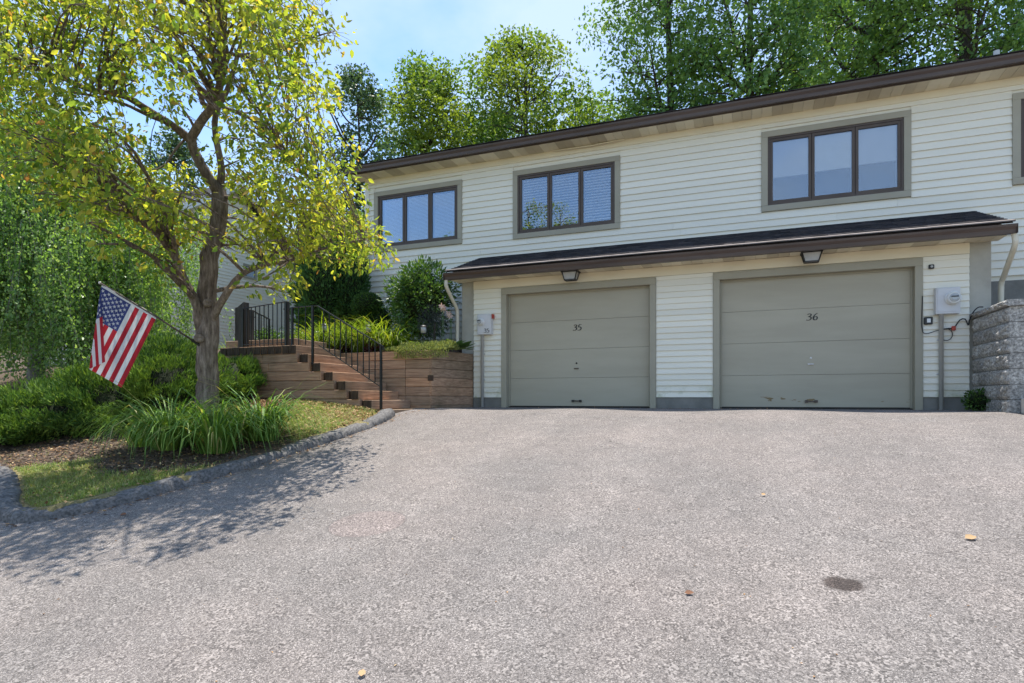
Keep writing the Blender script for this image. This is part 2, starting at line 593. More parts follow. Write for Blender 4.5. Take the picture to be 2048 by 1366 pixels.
def ground_mat():
    m, N, L, b = new_mat('soil_and_thatch')
    n = noise(N, L, 1.6, 5, 0.65)
    fine = noise(N, L, 42, 4, 0.7)
    soil = ramp(N, L, fine.outputs[0], [(0.3, (0.045, 0.034, 0.026)), (0.5, (0.115, 0.085, 0.064)), (0.72, (0.23, 0.18, 0.135))]).outputs[0]
    that = ramp(N, L, fine.outputs[0], [(0.3, (0.11, 0.10, 0.045)), (0.52, (0.25, 0.21, 0.10)), (0.75, (0.42, 0.35, 0.19))]).outputs[0]
    at_ = N.new('ShaderNodeAttribute'); at_.attribute_name = 'bed'
    s = N.new('ShaderNodeMath'); s.operation = 'MULTIPLY_ADD'; s.inputs[1].default_value = 0.7; 
    L.new(n.outputs[0], s.inputs[0]); L.new(at_.outputs['Fac'], s.inputs[2])
    f = ramp(N, L, s.outputs[0], [(0.72, 0.0), (0.92, 1.0)]).outputs[0]
    L.new(mixc(N, L, f, that, soil), b.inputs['Base Color'])
    b.inputs['Roughness'].default_value = 0.95
    b.inputs['Specular IOR Level'].default_value = 0.1
    bump(N, L, b, fine.outputs[0], 0.8, 0.03)
    return m


M['ground'] = ground_mat()


def timber_mat(name, along):
    """weathered pressure-treated timber, grain along x or y"""
    m, N, L, b = new_mat(name)
    st = (0.6, 7, 9) if along == 'x' else (7, 0.6, 9)
    n = noise(N, L, 4.0, 6, 0.65, stretch=st)
    c = ramp(N, L, n.outputs[0], [(0.3, (0.22, 0.142, 0.096)), (0.5, (0.365, 0.24, 0.162)), (0.72, (0.49, 0.345, 0.24))]).outputs[0]
    oi = N.new('ShaderNodeObjectInfo')
    tint = ramp(N, L, oi.outputs['Random'], [(0.0, (0.75, 0.80, 0.80)), (0.5, (1.0, 1.0, 1.0)), (1.0, (1.25, 1.12, 1.0))]).outputs[0]
    c = mixc(N, L, 1.0, c, tint, 'MULTIPLY')
    damp = noise(N, L, 1.3, 4, 0.6)
    c = mixc(N, L, ramp(N, L, damp.outputs[0], [(0.5, 0.0), (0.72, 0.55)]).outputs[0], c, (0.085, 0.072, 0.040))
    L.new(c, b.inputs['Base Color'])
    b.inputs['Roughness'].default_value = 0.85
    b.inputs['Specular IOR Level'].default_value = 0.2
    bump(N, L, b, n.outputs[0], 0.5, 0.008)
    return m


M['timber_x'] = timber_mat('weathered_timber_long', 'x')
M['timber_y'] = timber_mat('weathered_timber_cross', 'y')
M['end_grain'] = pm('timber_end_grain', (0.030, 0.021, 0.016), (0.085, 0.058, 0.040), 14, 0.9, 0.5, 60, 0.006, stretch=(3, 1, 0.4))
M['old_post'] = pm('grey_black_post', (0.035, 0.032, 0.029), (0.075, 0.068, 0.060), 6, 0.85, 0.4, 30, 0.005, stretch=(3, 3, 0.3))


def bark_mat(name, a, bb, c3):
    m, N, L, b = new_mat(name)
    n = noise(N, L, 16, 6, 0.7, stretch=(1.6, 1.6, 0.32))
    n2 = noise(N, L, 3.0, 4, 0.6)
    c = ramp(N, L, n.outputs[0], [(0.32, a), (0.52, bb), (0.7, c3)]).outputs[0]
    c = mixc(N, L, 1.0, c, ramp(N, L, n2.outputs[0], [(0.3, 0.72), (0.7, 1.2)]).outputs[0], 'MULTIPLY')
    L.new(c, b.inputs['Base Color'])
    b.inputs['Roughness'].default_value = 0.95
    b.inputs['Specular IOR Level'].default_value = 0.1
    bump(N, L, b, n.outputs[0], 0.9, 0.03)
    return m


M['bark'] = bark_mat('grey_brown_bark', (0.085, 0.066, 0.052), (0.21, 0.166, 0.134), (0.37, 0.305, 0.255))
M['bark_far'] = bark_mat('far_bark', (0.035, 0.030, 0.026), (0.075, 0.065, 0.055), (0.14, 0.125, 0.11))
M['bark_birch'] = bark_mat('pale_bark', (0.10, 0.095, 0.085), (0.24, 0.23, 0.21), (0.38, 0.36, 0.33))


def block_mat(name='split_face_block'):
    m, N, L, b = new_mat(name)
    n = noise(N, L, 34, 5, 0.75)
    c = ramp(N, L, n.outputs[0], [(0.32, (0.12, 0.115, 0.108)), (0.5, (0.34, 0.325, 0.30)), (0.66, (0.62, 0.595, 0.55))]).outputs[0]
    oi = N.new('ShaderNodeObjectInfo')
    c = mixc(N, L, 1.0, c, ramp(N, L, oi.outputs['Random'], [(0.0, 0.8), (1.0, 1.15)]).outputs[0], 'MULTIPLY')
    L.new(c, b.inputs['Base Color'])
    b.inputs['Roughness'].default_value = 0.95
    b.inputs['Specular IOR Level'].default_value = 0.15
    bump(N, L, b, n.outputs[0], 0.8, 0.02)
    return m


M['block'] = block_mat()

# ------------------------------------------------------------------ ground, driveway, kerb
KERB = np.array([(-5.32, 8.28), (-5.18, 7.9), (-5.08, 7.3), (-5.04, 6.4), (-5.07, 5.5), (-5.13, 4.75), (-5.22, 4.15), (-5.36, 3.65), (-5.55, 3.32),
                 (-5.85, 3.16), (-6.25, 3.25), (-6.8, 3.55), (-7.5, 3.92), (-8.4, 4.25), (-10.0, 4.65), (-14.0, 5.2), (-45.0, 7.0)])


def catmull(P, step=0.06):
    P = np.asarray(P, dtype=float)
    Q = np.vstack([2 * P[0] - P[1], P, 2 * P[-1] - P[-2]])
    out = []
    for i in range(1, len(Q) - 2):
        p0, p1, p2, p3 = Q[i - 1], Q[i], Q[i + 1], Q[i + 2]
        n = max(2, int(np.linalg.norm(p2 - p1) / step))
        for t in np.linspace(0, 1, n, endpoint=False):
            out.append(0.5 * ((2 * p1) + (-p0 + p2) * t + (2 * p0 - 5 * p1 + 4 * p2 - p3) * t * t + (-p0 + 3 * p1 - 3 * p2 + p3) * t ** 3))
    out.append(Q[-2])
    return np.array(out)


KS = catmull(KERB, 0.05)
_tip = int(np.argmin(KS[:, 1]))
KR = KS[:_tip + 1]            # driveway side, y falling
KL = KS[_tip:]                # street side, x falling


def kerb_x(y):
    return np.interp(y, KR[::-1, 1], KR[::-1, 0])


def kerb_y(x):
    return np.interp(x, KL[::-1, 0], KL[::-1, 1])


def in_island(x, y, d=0.0):
    xt = KS[_tip, 0]
    a = (x >= xt) & (x < kerb_x(y) - d) & (y > KS[_tip, 1] + d) & (y < 8.24)
    b = (x < xt) & (y > kerb_y(x) + d) & ((y < 8.3) | (x < -7.45))
    return a | b


# heights of the planted bank, read off the photograph
_cp = []
for q in KR[::8]:
    _cp.append((q[0] - 0.24, q[1] + 0.02, float(road_z(q[1])) + 0.085))
for q in KL[::10]:
    if q[0] > -16:
        _cp.append((q[0], q[1] + 0.35, float(road_z(q[1])) + 0.09))
_cp += [(-6.72, 5.94, -0.31), (-8.0, 5.8, -0.42), (-6.2, 7.2, -0.06), (-7.1, 8.2, 0.13), (-5.85, 8.2, 0.0), (-9.0, 8.2, 0.2), (-10.5, 7.2, 0.0),
        (-13, 9, 0.2), (-7.3, 7.0, -0.08), (-8.8, 6.8, -0.16), (-10.5, 5.7, -0.5), (-6.0, 6.2, -0.27)]
_cp = np.array(_cp)
_R = np.linalg.norm(_cp[:, None, :2] - _cp[None, :, :2], axis=2)
_W = np.linalg.solve(np.block([[_R + 1e-3 * np.eye(len(_cp)), np.ones((len(_cp), 1))], [np.ones((1, len(_cp))), np.zeros((1, 1))]]), np.append(_cp[:, 2], 0))


def bank_z(x, y):
    x = np.clip(x, -14, -5.2); y = np.clip(y, 3.2, 9.6)
    r = np.sqrt((x[..., None] - _cp[:, 0]) ** 2 + (y[..., None] - _cp[:, 1]) ** 2)
    return r @ _W[:-1] + _W[-1]


def upper_z(x, y):
    z = np.interp(y, [8, 9.5, 9.7, 11.6, 16, 25, 45, 100, 400], [0.93, 0.97, 1.0, 1.4, 1.9, 4.4, 11.0, 20.0, 24.0])
    return z - 0.05 * np.clip(-14 - x, 0, 60) + np.where((x > 3.0) & (y > 9.3) & (y < 14), 1.3 - z, 0) * 1.0


def sstep(t):
    t = np.clip(t, 0, 1)
    return t * t * (3 - 2 * t)


def ground_z(x, y):
    x = np.asarray(x, dtype=float); y = np.asarray(y, dtype=float)
    isl = in_island(x, y, 0.05)
    low = np.where(isl, bank_z(x, y), road_z(y) - 0.09)
    yc = np.where(x > -7.45, 9.56, 8.36)
    yc = np.where(x > -5.37, 10.75, yc)
    yc = np.where(x > 3.1, 9.45, yc)
    w = np.where(x < -9.3, np.interp(-x, [9.3, 12], [0.05, 1.6]), 0.05)
    k = sstep((y - yc + w) / (2 * w))
    return low * (1 - k) + upper_z(x, y) * k


def bed_mask(x, y):
    """1 where mulch lies: round the tree, under the junipers, in the raised bed"""
    d1 = np.sqrt(((x + 6.35) / 1.2) ** 2 + ((y - 5.45) / 1.0) ** 2)
    m1 = np.clip((1.15 - d1) / 0.3, 0, 1)
    m2 = np.clip((y - (4.35 + (x + 8) * 0.78)) / 0.25, 0, 1) * (x < -6.9)
    m3 = (y > 9.4) & (y < 11.8) & (x > -9)
    m4 = (y > 8.3) & (x < -7.4) & (x > -13) & (y < 10)
    return np.clip(np.maximum.reduce([m1, m2, m3 * 1.0, m4 * 1.0]), 0, 1)


gx = np.unique(np.concatenate([np.arange(-400, -45, 45), np.arange(-45, -14, 3), np.arange(-14, -10, 0.4), np.arange(-10, -4.9, 0.09),
                               np.arange(-4.9, 3.0, 0.5), np.arange(3.0, 3.4, 0.1), np.arange(3.4, 14, 0.9), np.arange(14, 420, 40)]))
gy = np.unique(np.concatenate([np.arange(-400, -24, 40), np.arange(-24, 2.8, 1.5), np.arange(2.8, 9.8, 0.09), np.arange(9.8, 13, 0.3), np.arange(13, 40, 2.0), np.arange(40, 420, 30)]))
GX, GY = np.meshgrid(gx, gy, indexing='ij')
GZ = ground_z(GX, GY)
GZ = GZ + np.where(in_island(GX, GY, 0.25), RNG.normal(0, 0.006, GX.shape), 0)
nx_, ny_ = GX.shape
idx = np.arange(nx_ * ny_).reshape(nx_, ny_)
GF = np.stack([idx[:-1, :-1], idx[1:, :-1], idx[1:, 1:], idx[:-1, 1:]], axis=-1).reshape(-1, 4)
ground = np_mesh('ground', np.stack([GX, GY, GZ], -1).reshape(-1, 3), GF, M['ground'], smooth=True)
tag(ground, 'planted bank of thin lawn and brown mulch', 'ground', kind='structure')
_a = ground.data.attributes.new('bed', 'FLOAT', 'POINT')
_a.data.foreach_set('value', bed_mask(GX, GY).astype(np.float32).ravel())

# asphalt: the driveway in rows, then the wedge of street beyond the kerb's tip
V, F = [], []


def sheet(rows):
    base = len(V)
    n = len(rows[0])
    for r in rows:
        V.extend(r)
    for i in range(len(rows) - 1):
        for j in range(n - 1):
            F.append((base + i * n + j, base + i * n + j + 1, base + (i + 1) * n + j + 1, base + (i + 1) * n + j))


def wav(x, y):
    return 0.008 * np.sin(1.7 * x + 0.4) * np.sin(0.9 * y) + 0.012 * np.sin(2.3 * x + 1.1) * np.exp(-((y - 9.4) / 0.5) ** 2)


rows = []
for y in np.concatenate([np.arange(-24, 2, 1.0), np.arange(2, KS[_tip, 1], 0.3), [KS[_tip, 1]]]):
    xs = np.concatenate([np.linspace(-60, -8, 14), np.linspace(-7, 3, 32), np.linspace(4, 40, 14)])
    rows.append([(x, y, float(road_z(y)) + wav(x, y)) for x in xs])
sheet(rows)
rows = []
for y in np.concatenate([np.linspace(KS[_tip, 1], 8.2, 60), np.linspace(8.28, 9.3, 12)]):
    xl = float(kerb_x(y)) - 0.1 if y < 8.25 else -5.6
    xs = np.concatenate([np.linspace(xl, 2.9, 40), np.linspace(3.2, 40, 14)])
    rows.append([(x, y, float(road_z(y)) + wav(x, y)) for x in xs])
sheet(rows)
rows = []
for y in np.linspace(9.3, 10.85, 14):
    xs = np.concatenate([[-5.6], np.linspace(-5.55, 3.15, 44)])
    rows.append([(x, y, float(road_z(y)) + wav(x, y)) for x in xs])
sheet(rows)
rows = []
for x in np.linspace(-60, KS[_tip, 0], 60):
    y1 = max(float(kerb_y(x)) + 0.1, KS[_tip, 1] + 1e-3)
    rows.append([(x, y, float(road_z(y)) + wav(x, y)) for y in np.linspace(KS[_tip, 1], y1, 5)])
sheet(rows)
driveway = np_mesh('driveway', V, F, M['asphalt'], smooth=True)
tag(driveway, 'worn grey asphalt driveway sloping up to the garages', 'driveway', kind='structure')

# rolled asphalt kerb, rough and cracked
sec = [(-0.012, -0.03), (-0.004, 0.025), (0.006, 0.06), (0.026, 0.086), (0.07, 0.098), (0.13, 0.098), (0.185, 0.090), (0.20, -0.05)]
KV, KF = [], []
ks = KS[KS[:, 0] > -12]
tn = np.gradient(ks, axis=0)
tn /= np.linalg.norm(tn, axis=1)[:, None]
nr = np.stack([tn[:, 1], -tn[:, 0]], 1)           # towards the planted side
_c = ks.mean(0)
if np.sum((nr[5] * (np.array((-7.0, 6.0)) - ks[5]))) < 0:
    nr = -nr
rough = RNG.normal(0, 1, (len(ks), len(sec), 3))
crack = set(int(i) for i in (20, 21, 55, 78, 79, 115, 146, 147, 170))
for i, (p, n2) in enumerate(zip(ks, nr)):
    s = 1.0 - (0.45 if i in crack else 0.0)
    for j, (a, h) in enumerate(sec):
        q = p + n2 * (a * (1 + 0.06 * math.sin(i * 0.31)))
        j_ = rough[i, j] * (0.0095 if h > 0 else 0)
        KV.append((q[0] + j_[0], q[1] + j_[1], float(road_z(p[1])) + h * s * (1 + 0.12 * math.sin(i * 0.17 + 1)) + j_[2] * 0.8))
m_ = len(sec)
for i in range(len(ks) - 1):
    for j in range(m_ - 1):
        KF.append((i * m_ + j, i * m_ + j + 1, (i + 1) * m_ + j + 1, (i + 1) * m_ + j))
kerb = np_mesh('kerb', KV, KF, M['kerb'])
tag(kerb, 'rough grey asphalt kerb curving round the lawn', 'kerb', kind='structure')

# ------------------------------------------------------------------ the house
WALL, GAR = 11.75, 10.6
house = thing('townhouse', (-2.0, 12.5, 0), 'cream clapboard townhouse with brown gutters and twin taupe garage doors', 'house')
wins = [(-8.08, -5.82, 3.52, 4.91), (-4.63, -2.37, 3.49, 4.92), (0.19, 2.49, 3.51, 4.95), (3.85, 6.13, 3.52, 4.96)]
XL, XR = -8.3, 9.0

# body behind the boards, with real openings where the windows are
mb = MB()
edges = [XL]
for w in wins:
    edges += [w[0] + 0.1, w[1] - 0.1]
edges.append(XR)
for i in range(len(edges) - 1):
    if i % 2 == 0:
        mb.box(edges[i], edges[i + 1], WALL + 0.002, WALL + 0.2, 0.8, 5.3)
    else:
        w = wins[i // 2]
        mb.box(edges[i], edges[i + 1], WALL + 0.002, WALL + 0.2, 0.8, w[2] + 0.1)
        mb.box(edges[i], edges[i + 1], WALL + 0.002, WALL + 0.2, w[3] - 0.1, 5.3)
mb.build('wall', M['siding'], house)
mb = MB(); mb.box(XL, XL + 0.2, WALL + 0.2, 20.5, 0.8, 5.3); mb.box(XR - 0.2, XR, WALL + 0.2, 20.5, 0.8, 5.3); mb.box(XL + 0.2, XR - 0.2, 20.3, 20.5, 0.8, 5.3)
mb.build('wall', M['siding'], house)
mb = MB(); mb.box(3.3, XR, WALL - 0.012, WALL - 0.002, 0.9, 2.02); mb.build('foundation', M['foundation'], house)
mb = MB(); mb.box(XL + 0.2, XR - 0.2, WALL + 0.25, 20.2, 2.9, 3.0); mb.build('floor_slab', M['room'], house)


def lap_board(x0, x1, z, exp, y, m):
    """one bevelled clapboard: thick lower lip, thin top tucked under the next"""
    x0 += 0.001; x1 -= 0.001
    b = MB()
    j = random.uniform(-0.0015, 0.0015)
    b.prism([(y - 0.030 + j, z), (y - 0.002, z), (y - 0.002, z + exp + 0.012), (y - 0.007 + j, z + exp + 0.012)], x0, x1)
    return b.build('siding_board', m, house)


def split_runs(x0, x1, lmin, lmax):
    out, x = [], x0
    while x1 - x > lmax:
        n = x + random.uniform(lmin, lmax)
        if x1 - n < 0.5:
            break
        out.append((x, n)); x = n
    out.append((x, x1))
    return out


EXP = 0.127
z = 1.08
while z < 5.08:
    zt = min(z + EXP, 5.1)
    cuts = []
    for w in wins:
        if zt > w[2] + 0.005 and z < w[3] - 0.005:
            cuts.append((w[0] - 0.0, w[1] + 0.0))
    if zt < 3.17:
        cuts.append((-5.28, 3.26))
    x = XL
    segs = []
    for a, b in sorted(cuts):
        if a > x: segs.append((x, a))
        x = max(x, b)
    segs.append((x, XR))
    for a, b in segs:
        if a > 3.0 and z < 2.0:
            continue
        if z < 3.17 < zt + 0.0 and False:
            continue
        for s in split_runs(a, b, 2.4, 4.2):
            lap_board(s[0], s[1], z, min(EXP, 5.1 - z), WALL, M['siding'])
    z += EXP
mb = MB(); mb.box(XL, XR, WALL - 0.03, WALL - 0.001, 5.095, 5.215); mb.build('frieze_board', M['frieze'], house)
mb = MB(); mb.box(XL - 0.03, XL - 0.001, WALL - 0.035, WALL + 0.09, 1.0, 5.2); mb.box(XL - 0.03, XL + 0.08, WALL - 0.036, WALL - 0.026, 1.0, 5.09); mb.build('corner_board', M['siding'], house)

# soffit planks, fascia, gutter and roof of the upper storey
EAVE = 11.34
x, k = XL - 0.25, 0
while x < XR:
    mb = MB(); mb.box(x + 0.002, x + 0.163, EAVE + 0.01, WALL - 0.002, 5.216 + random.uniform(-0.002, 0.002), 5.235)
    mb.build('soffit_plank', M['soffit_dark'] if (k // 2) % 2 else M['soffit_light'], house)
    x += 0.165; k += 1
mb = MB(); mb.box(XL - 0.28, XR, EAVE - 0.012, EAVE + 0.012, 5.222, 5.362); mb.build('fascia', M['gutter'], house)


def gutter(x0, x1, y, z, name='gutter'):
    b = MB()
    prof = [(y, z - 0.125), (y - 0.075, z - 0.125), (y - 0.082, z - 0.07), (y - 0.105, z - 0.03), (y - 0.110, z), (y - 0.098, z), (y - 0.094, z - 0.028), (y - 0.072, z - 0.068), (y - 0.066, z - 0.118), (y, z - 0.118)]
    b.prism(prof, x0, x1)
    b.box(x0 - 0.004, x0, y - 0.112, y, z - 0.127, z + 0.001)
    b.box(x1, x1 + 0.004, y - 0.112, y, z - 0.127, z + 0.001)
    return b.build(name, M['gutter'], house)


gutter(XL - 0.28, XR, EAVE - 0.014, 5.360)
rz = lambda y: 5.364 + (y - 11.22) * 0.30
roof = MB()
roof.add([(XL - 0.3, 11.22, 5.364), (XR, 11.22, 5.364), (XR, 16.2, rz(16.2)), (XL - 0.3, 16.2, rz(16.2)), (XR, 21.1, 5.37), (XL - 0.3, 21.1, 5.37),
          (XL - 0.3, 11.22, 5.374), (XR, 11.22, 5.374), (XR, 16.2, rz(16.2) + 0.012), (XL - 0.3, 16.2, rz(16.2) + 0.012), (XR, 21.1, 5.40), (XL - 0.3, 21.1, 5.40)],
         [(0, 1, 2, 3), (3, 2, 4, 5), (6, 9, 8, 7), (9, 11, 10, 8), (0, 6, 7, 1), (5, 4, 10, 11), (0, 3, 9, 6), (3, 5, 11, 9), (1, 7, 8, 2), (2, 8, 10, 4)])
roof_o = roof.build('roof', M['shingle'], house)
rng_s = random.Random(3)


def shingles(x0, x1, ya, za, yb, zb, rows, tab, name, parent):
    """courses of asphalt tabs, every tab a thin slab of its own height"""
    b = MB()
    dy, dz = (yb - ya) / rows, (zb - za) / rows
    for r in range(rows):
        x = x0 - rng_s.random() * tab
        while x < x1:
            w = tab * rng_s.uniform(0.6, 1.4)
            a, e = max(x, x0), min(x + w, x1)
            if e - a > 0.01:
                y0 = ya + r * dy - rng_s.uniform(0.0, 0.018); z0 = za + r * dz
                y1, z1 = ya + (r + 1.1) * dy, za + (r + 1.1) * dz
                h = rng_s.uniform(0.006, 0.013)
                b.add([(a, y0, z0), (e - 0.003, y0, z0), (e - 0.003, y1, z1), (a, y1, z1), (a, y0, z0 + h), (e - 0.003, y0, z0 + h), (e - 0.003, y1, z1 + 0.001), (a, y1, z1 + 0.001)],
                      [(0, 3, 2, 1), (4, 5, 6, 7), (0, 1, 5, 4), (1, 2, 6, 5), (3, 0, 4, 7)])
            x += w
    o = b.build(name, M['shingle'], parent)
    o['kind'] = 'stuff'
    return o


shingles(XL - 0.32, XR, 11.20, 5.371, 11.7, 5.523, 4, 0.3, 'shingle_courses', roof_o)
pipe_p = on_y(1993, 108, 12.2)
mb = MB(); mb.lathe([(0.045, 0), (0.045, 0.45)], (pipe_p[0], 12.2, pipe_p[2] - 0.4), 10); mb.build('vent_pipe', M['conduit'], roof_o)
# sagging strip of loose moulding under the soffit
a, b_ = on_y(1107, 301, 11.68), on_y(1250, 275, 11.68)
mb = MB(); mb.bar((a[0], 11.68, 5.195), ((a[0] + b_[0]) / 2, 11.66, 5.172), 0.02, 0.02); mb.bar(((a[0] + b_[0]) / 2, 11.66, 5.172), (b_[0], 11.68, 5.2), 0.02, 0.02)
mb.build('loose_moulding', M['frieze'], house)


# windows: each a part, its casing boards, sashes, panes and blinds sub-parts
def window(w, kind):
    x0, x1, z0, z1 = w
    p = node_part('window', house)
    cw = 0.105
    y0, y1 = WALL - 0.046, WALL - 0.0265 + 0.02
    for bx in ((x0, x1, z1 - cw, z1), (x0, x1, z0, z0 + cw), (x0, x0 + cw, z0 + cw + 0.001, z1 - cw - 0.001), (x1 - cw, x1, z0 + cw + 0.001, z1 - cw - 0.001)):
        MB().box(bx[0], bx[1], y0, y1 + 0.02, bx[2], bx[3]).build('casing_board', M['trim'], p, bevel=0.003)
    xa, xb, za, zb = x0 + cw + 0.001, x1 - cw - 0.001, z0 + cw + 0.001, z1 - cw - 0.001
    fw = 0.035
    f = MB()
    f.box(xa, xb, WALL - 0.030, WALL + 0.08, za, za + fw); f.box(xa, xb, WALL - 0.030, WALL + 0.08, zb - fw, zb)
    f.box(xa, xa + fw, WALL - 0.029, WALL + 0.08, za + fw, zb - fw); f.box(xb - fw, xb, WALL - 0.029, WALL + 0.08, za + fw, zb - fw)
    f.build('window_frame', M['sash'], p)
    n = 3
    iw = (xb - xa - 2 * fw) / n
    for i in range(n):
        sa, sb = xa + fw + i * iw, xa + fw + (i + 1) * iw
        g = 0.004
        sa += g; sb -= g
        s0, s1 = za + fw + 0.003, zb - fw - 0.003
        sw = 0.045
        s = MB()
        s.box(sa, sb, WALL - 0.018, WALL + 0.03, s0, s0 + sw); s.box(sa, sb, WALL - 0.018, WALL + 0.03, s1 - sw, s1)
        s.box(sa, sa + sw, WALL - 0.017, WALL + 0.03, s0 + sw, s1 - sw); s.box(sb - sw, sb, WALL - 0.017, WALL + 0.03, s0 + sw, s1 - sw)
        s.build('sash', M['sash'], p)
        pa, pb, q0, q1 = sa + sw - 0.004, sb - sw + 0.004, s0 + sw - 0.004, s1 - sw + 0.004
        MB().box(pa, pb, WALL + 0.004, WALL + 0.010, q0, q1).build('pane', M['glass'], p)
        bl = MB()
        if kind == 'slats' or (kind == 'mixed'):
            pitch = 0.056 if kind == 'slats' else 0.03
            tilt = 0.012 if kind == 'slats' else 0.012
            zz = q0 + 0.02
            while zz < q1 - 0.02:
                if kind == 'mixed':
                    bl.bar((pa + 0.02, WALL + 0.075 - 0.004, zz), (pb - 0.02, WALL + 0.075 - 0.004, zz), 0.028, 0.0016, up=(0, -0.94, 0.35))
                else:
                    bl.bar((pa + 0.02, WALL + 0.075, zz), (pb - 0.02, WALL + 0.075, zz), 0.040, 0.0016, up=(0, -0.80, 0.6))
                zz += pitch
            bl.build('blind', M['white'] if (kind == 'mixed' and i == 1) else M['blind'], p)
        elif kind == 'shade':
            zz = q0 + (q1 - q0) * (0.42 + 0.02 * i)
            bl.box(pa + 0.01, pb - 0.01, WALL + 0.05, WALL + 0.06, zz, q1)
            bl.box(pa + 0.01, pb - 0.01, WALL + 0.042, WALL + 0.068, zz - 0.02, zz - 0.001)
            bl.build('blind', M['shade'] if i != 1 else M['white'], p)
        rv = MB()
        rv.box(pa - 0.02, pa, WALL + 0.012, WALL + 0.14, q0, q1); rv.box(pb, pb + 0.02, WALL + 0.012, WALL + 0.14, q0, q1); rv.box(pa, pb, WALL + 0.012, WALL + 0.14, q0 - 0.02, q0)
        rv.build('reveal', M['white'], p)
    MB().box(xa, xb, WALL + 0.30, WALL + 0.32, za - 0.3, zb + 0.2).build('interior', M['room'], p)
    return p


window(wins[0], 'mixed'); window(wins[1], 'slats'); window(wins[2], 'shade'); window(wins[3], 'shade')

# ------------------------------------------------------------------ garage wing
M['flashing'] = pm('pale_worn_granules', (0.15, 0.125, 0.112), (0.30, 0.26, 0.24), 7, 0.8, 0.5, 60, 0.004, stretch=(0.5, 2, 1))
D35, D36 = (-4.31, -1.62), (-0.47, 2.29)
DH = 2.13
mb = MB()
for a, b_ in ((-5.0, D35[0] - 0.02), (D35[1] + 0.02, D36[0] - 0.02), (D36[1] + 0.02, 2.97)):
    mb.box(a, b_, GAR + 0.001, GAR + 0.25, -0.15, 2.6)
for a, b_ in (D35, D36):
    mb.box(a - 0.02, b_ + 0.02, GAR + 0.002, GAR + 0.25, DH + 0.02, 2.6)
mb.build('garage_wall', M['garage_siding'], house)
for a, b_ in ((-5.29, -5.002), (2.972, 3.25)):
    mb = MB(); mb.box(a, b_, GAR + 0.045, WALL - 0.03, -0.2, 2.62)
    mb.build('side_pier', M['concrete'], house, bevel=0.006)
for a, b_ in ((-5.0, D35[0] - 0.108), (D35[1] + 0.108, D36[0] - 0.108), (D36[1] + 0.108, 2.97)):
    MB().box(a, b_, GAR - 0.010, GAR, -0.12, 0.17).build('foundation', M['foundation'], house)
    z = 0.172
    while z < 2.16:
        lap_board(a, b_, z, 0.1005, GAR, M['garage_siding'])
        z += 0.1005
mb = MB(); mb.box(-5.0, 2.97, GAR - 0.031, GAR - 0.001, 2.262, 2.42); mb.build('frieze_board', M['frieze'], house)
for a, b_ in (((-5.0, D35[0] - 0.108)), ((D35[1] + 0.108, D36[0] - 0.108)), ((D36[1] + 0.108, 2.97))):
    MB().box(a, b_, GAR - 0.02, GAR - 0.001, 2.195, 2.258).build('siding_board', M['garage_siding'], house)

DIG = {'3': [[(0.10, 0.86), (0.30, 0.98), (0.55, 0.92), (0.60, 0.74), (0.44, 0.60), (0.28, 0.55), (0.48, 0.52), (0.66, 0.38), (0.62, 0.16), (0.40, 0.02), (0.14, 0.02), (0.04, 0.08)]],
       '5': [[(0.66, 0.98), (0.26, 0.95), (0.16, 0.58), (0.40, 0.58), (0.60, 0.46), (0.64, 0.24), (0.50, 0.06), (0.26, -0.01), (0.06, 0.06)]],
       '6': [[(0.64, 1.02), (0.42, 0.90), (0.22, 0.66), (0.14, 0.36), (0.22, 0.10), (0.42, 0.01), (0.62, 0.10), (0.68, 0.32), (0.58, 0.50), (0.38, 0.52), (0.18, 0.36)]]}


def digits(txt, x, y, z, h, parent, slant=0.12, wt=0.075, name='number'):
    b = MB()
    for i, ch in enumerate(txt):
        for st in DIG[ch]:
            P = catmull(np.array(st), 0.06)
            L_ = len(P)
            pts = []
            for j, q in enumerate(P):
                tgn = P[min(j + 1, L_ - 1)] - P[max(j - 1, 0)]
                tgn = tgn / (np.linalg.norm(tgn) + 1e-9)
                nn = np.array((-tgn[1], tgn[0]))
                wd = wt * (0.55 + 0.75 * abs(tgn[1])) * (0.7 + 0.3 * math.sin(math.pi * j / (L_ - 1)))
                pts.append((q + nn * wd, q - nn * wd))
            vs, fs = [], []
            for a, c in pts:
                for q in (a, c):
                    X = x + (i * 0.82 + q[0] + slant * q[1]) * h; Z = z + q[1] * h
                    vs += [(X, y, Z), (X, y - 0.006, Z)]
            for j in range(L_ - 1):
                o = j * 4; n = o + 4
                fs += [(o + 1, n + 1, n + 3, o + 3), (o, o + 2, n + 2, n), (o, n, n + 1, o + 1), (o + 2, o + 3, n + 3, n + 2)]
            b.add(vs, fs)
    return b.build(name, M['black'], parent)


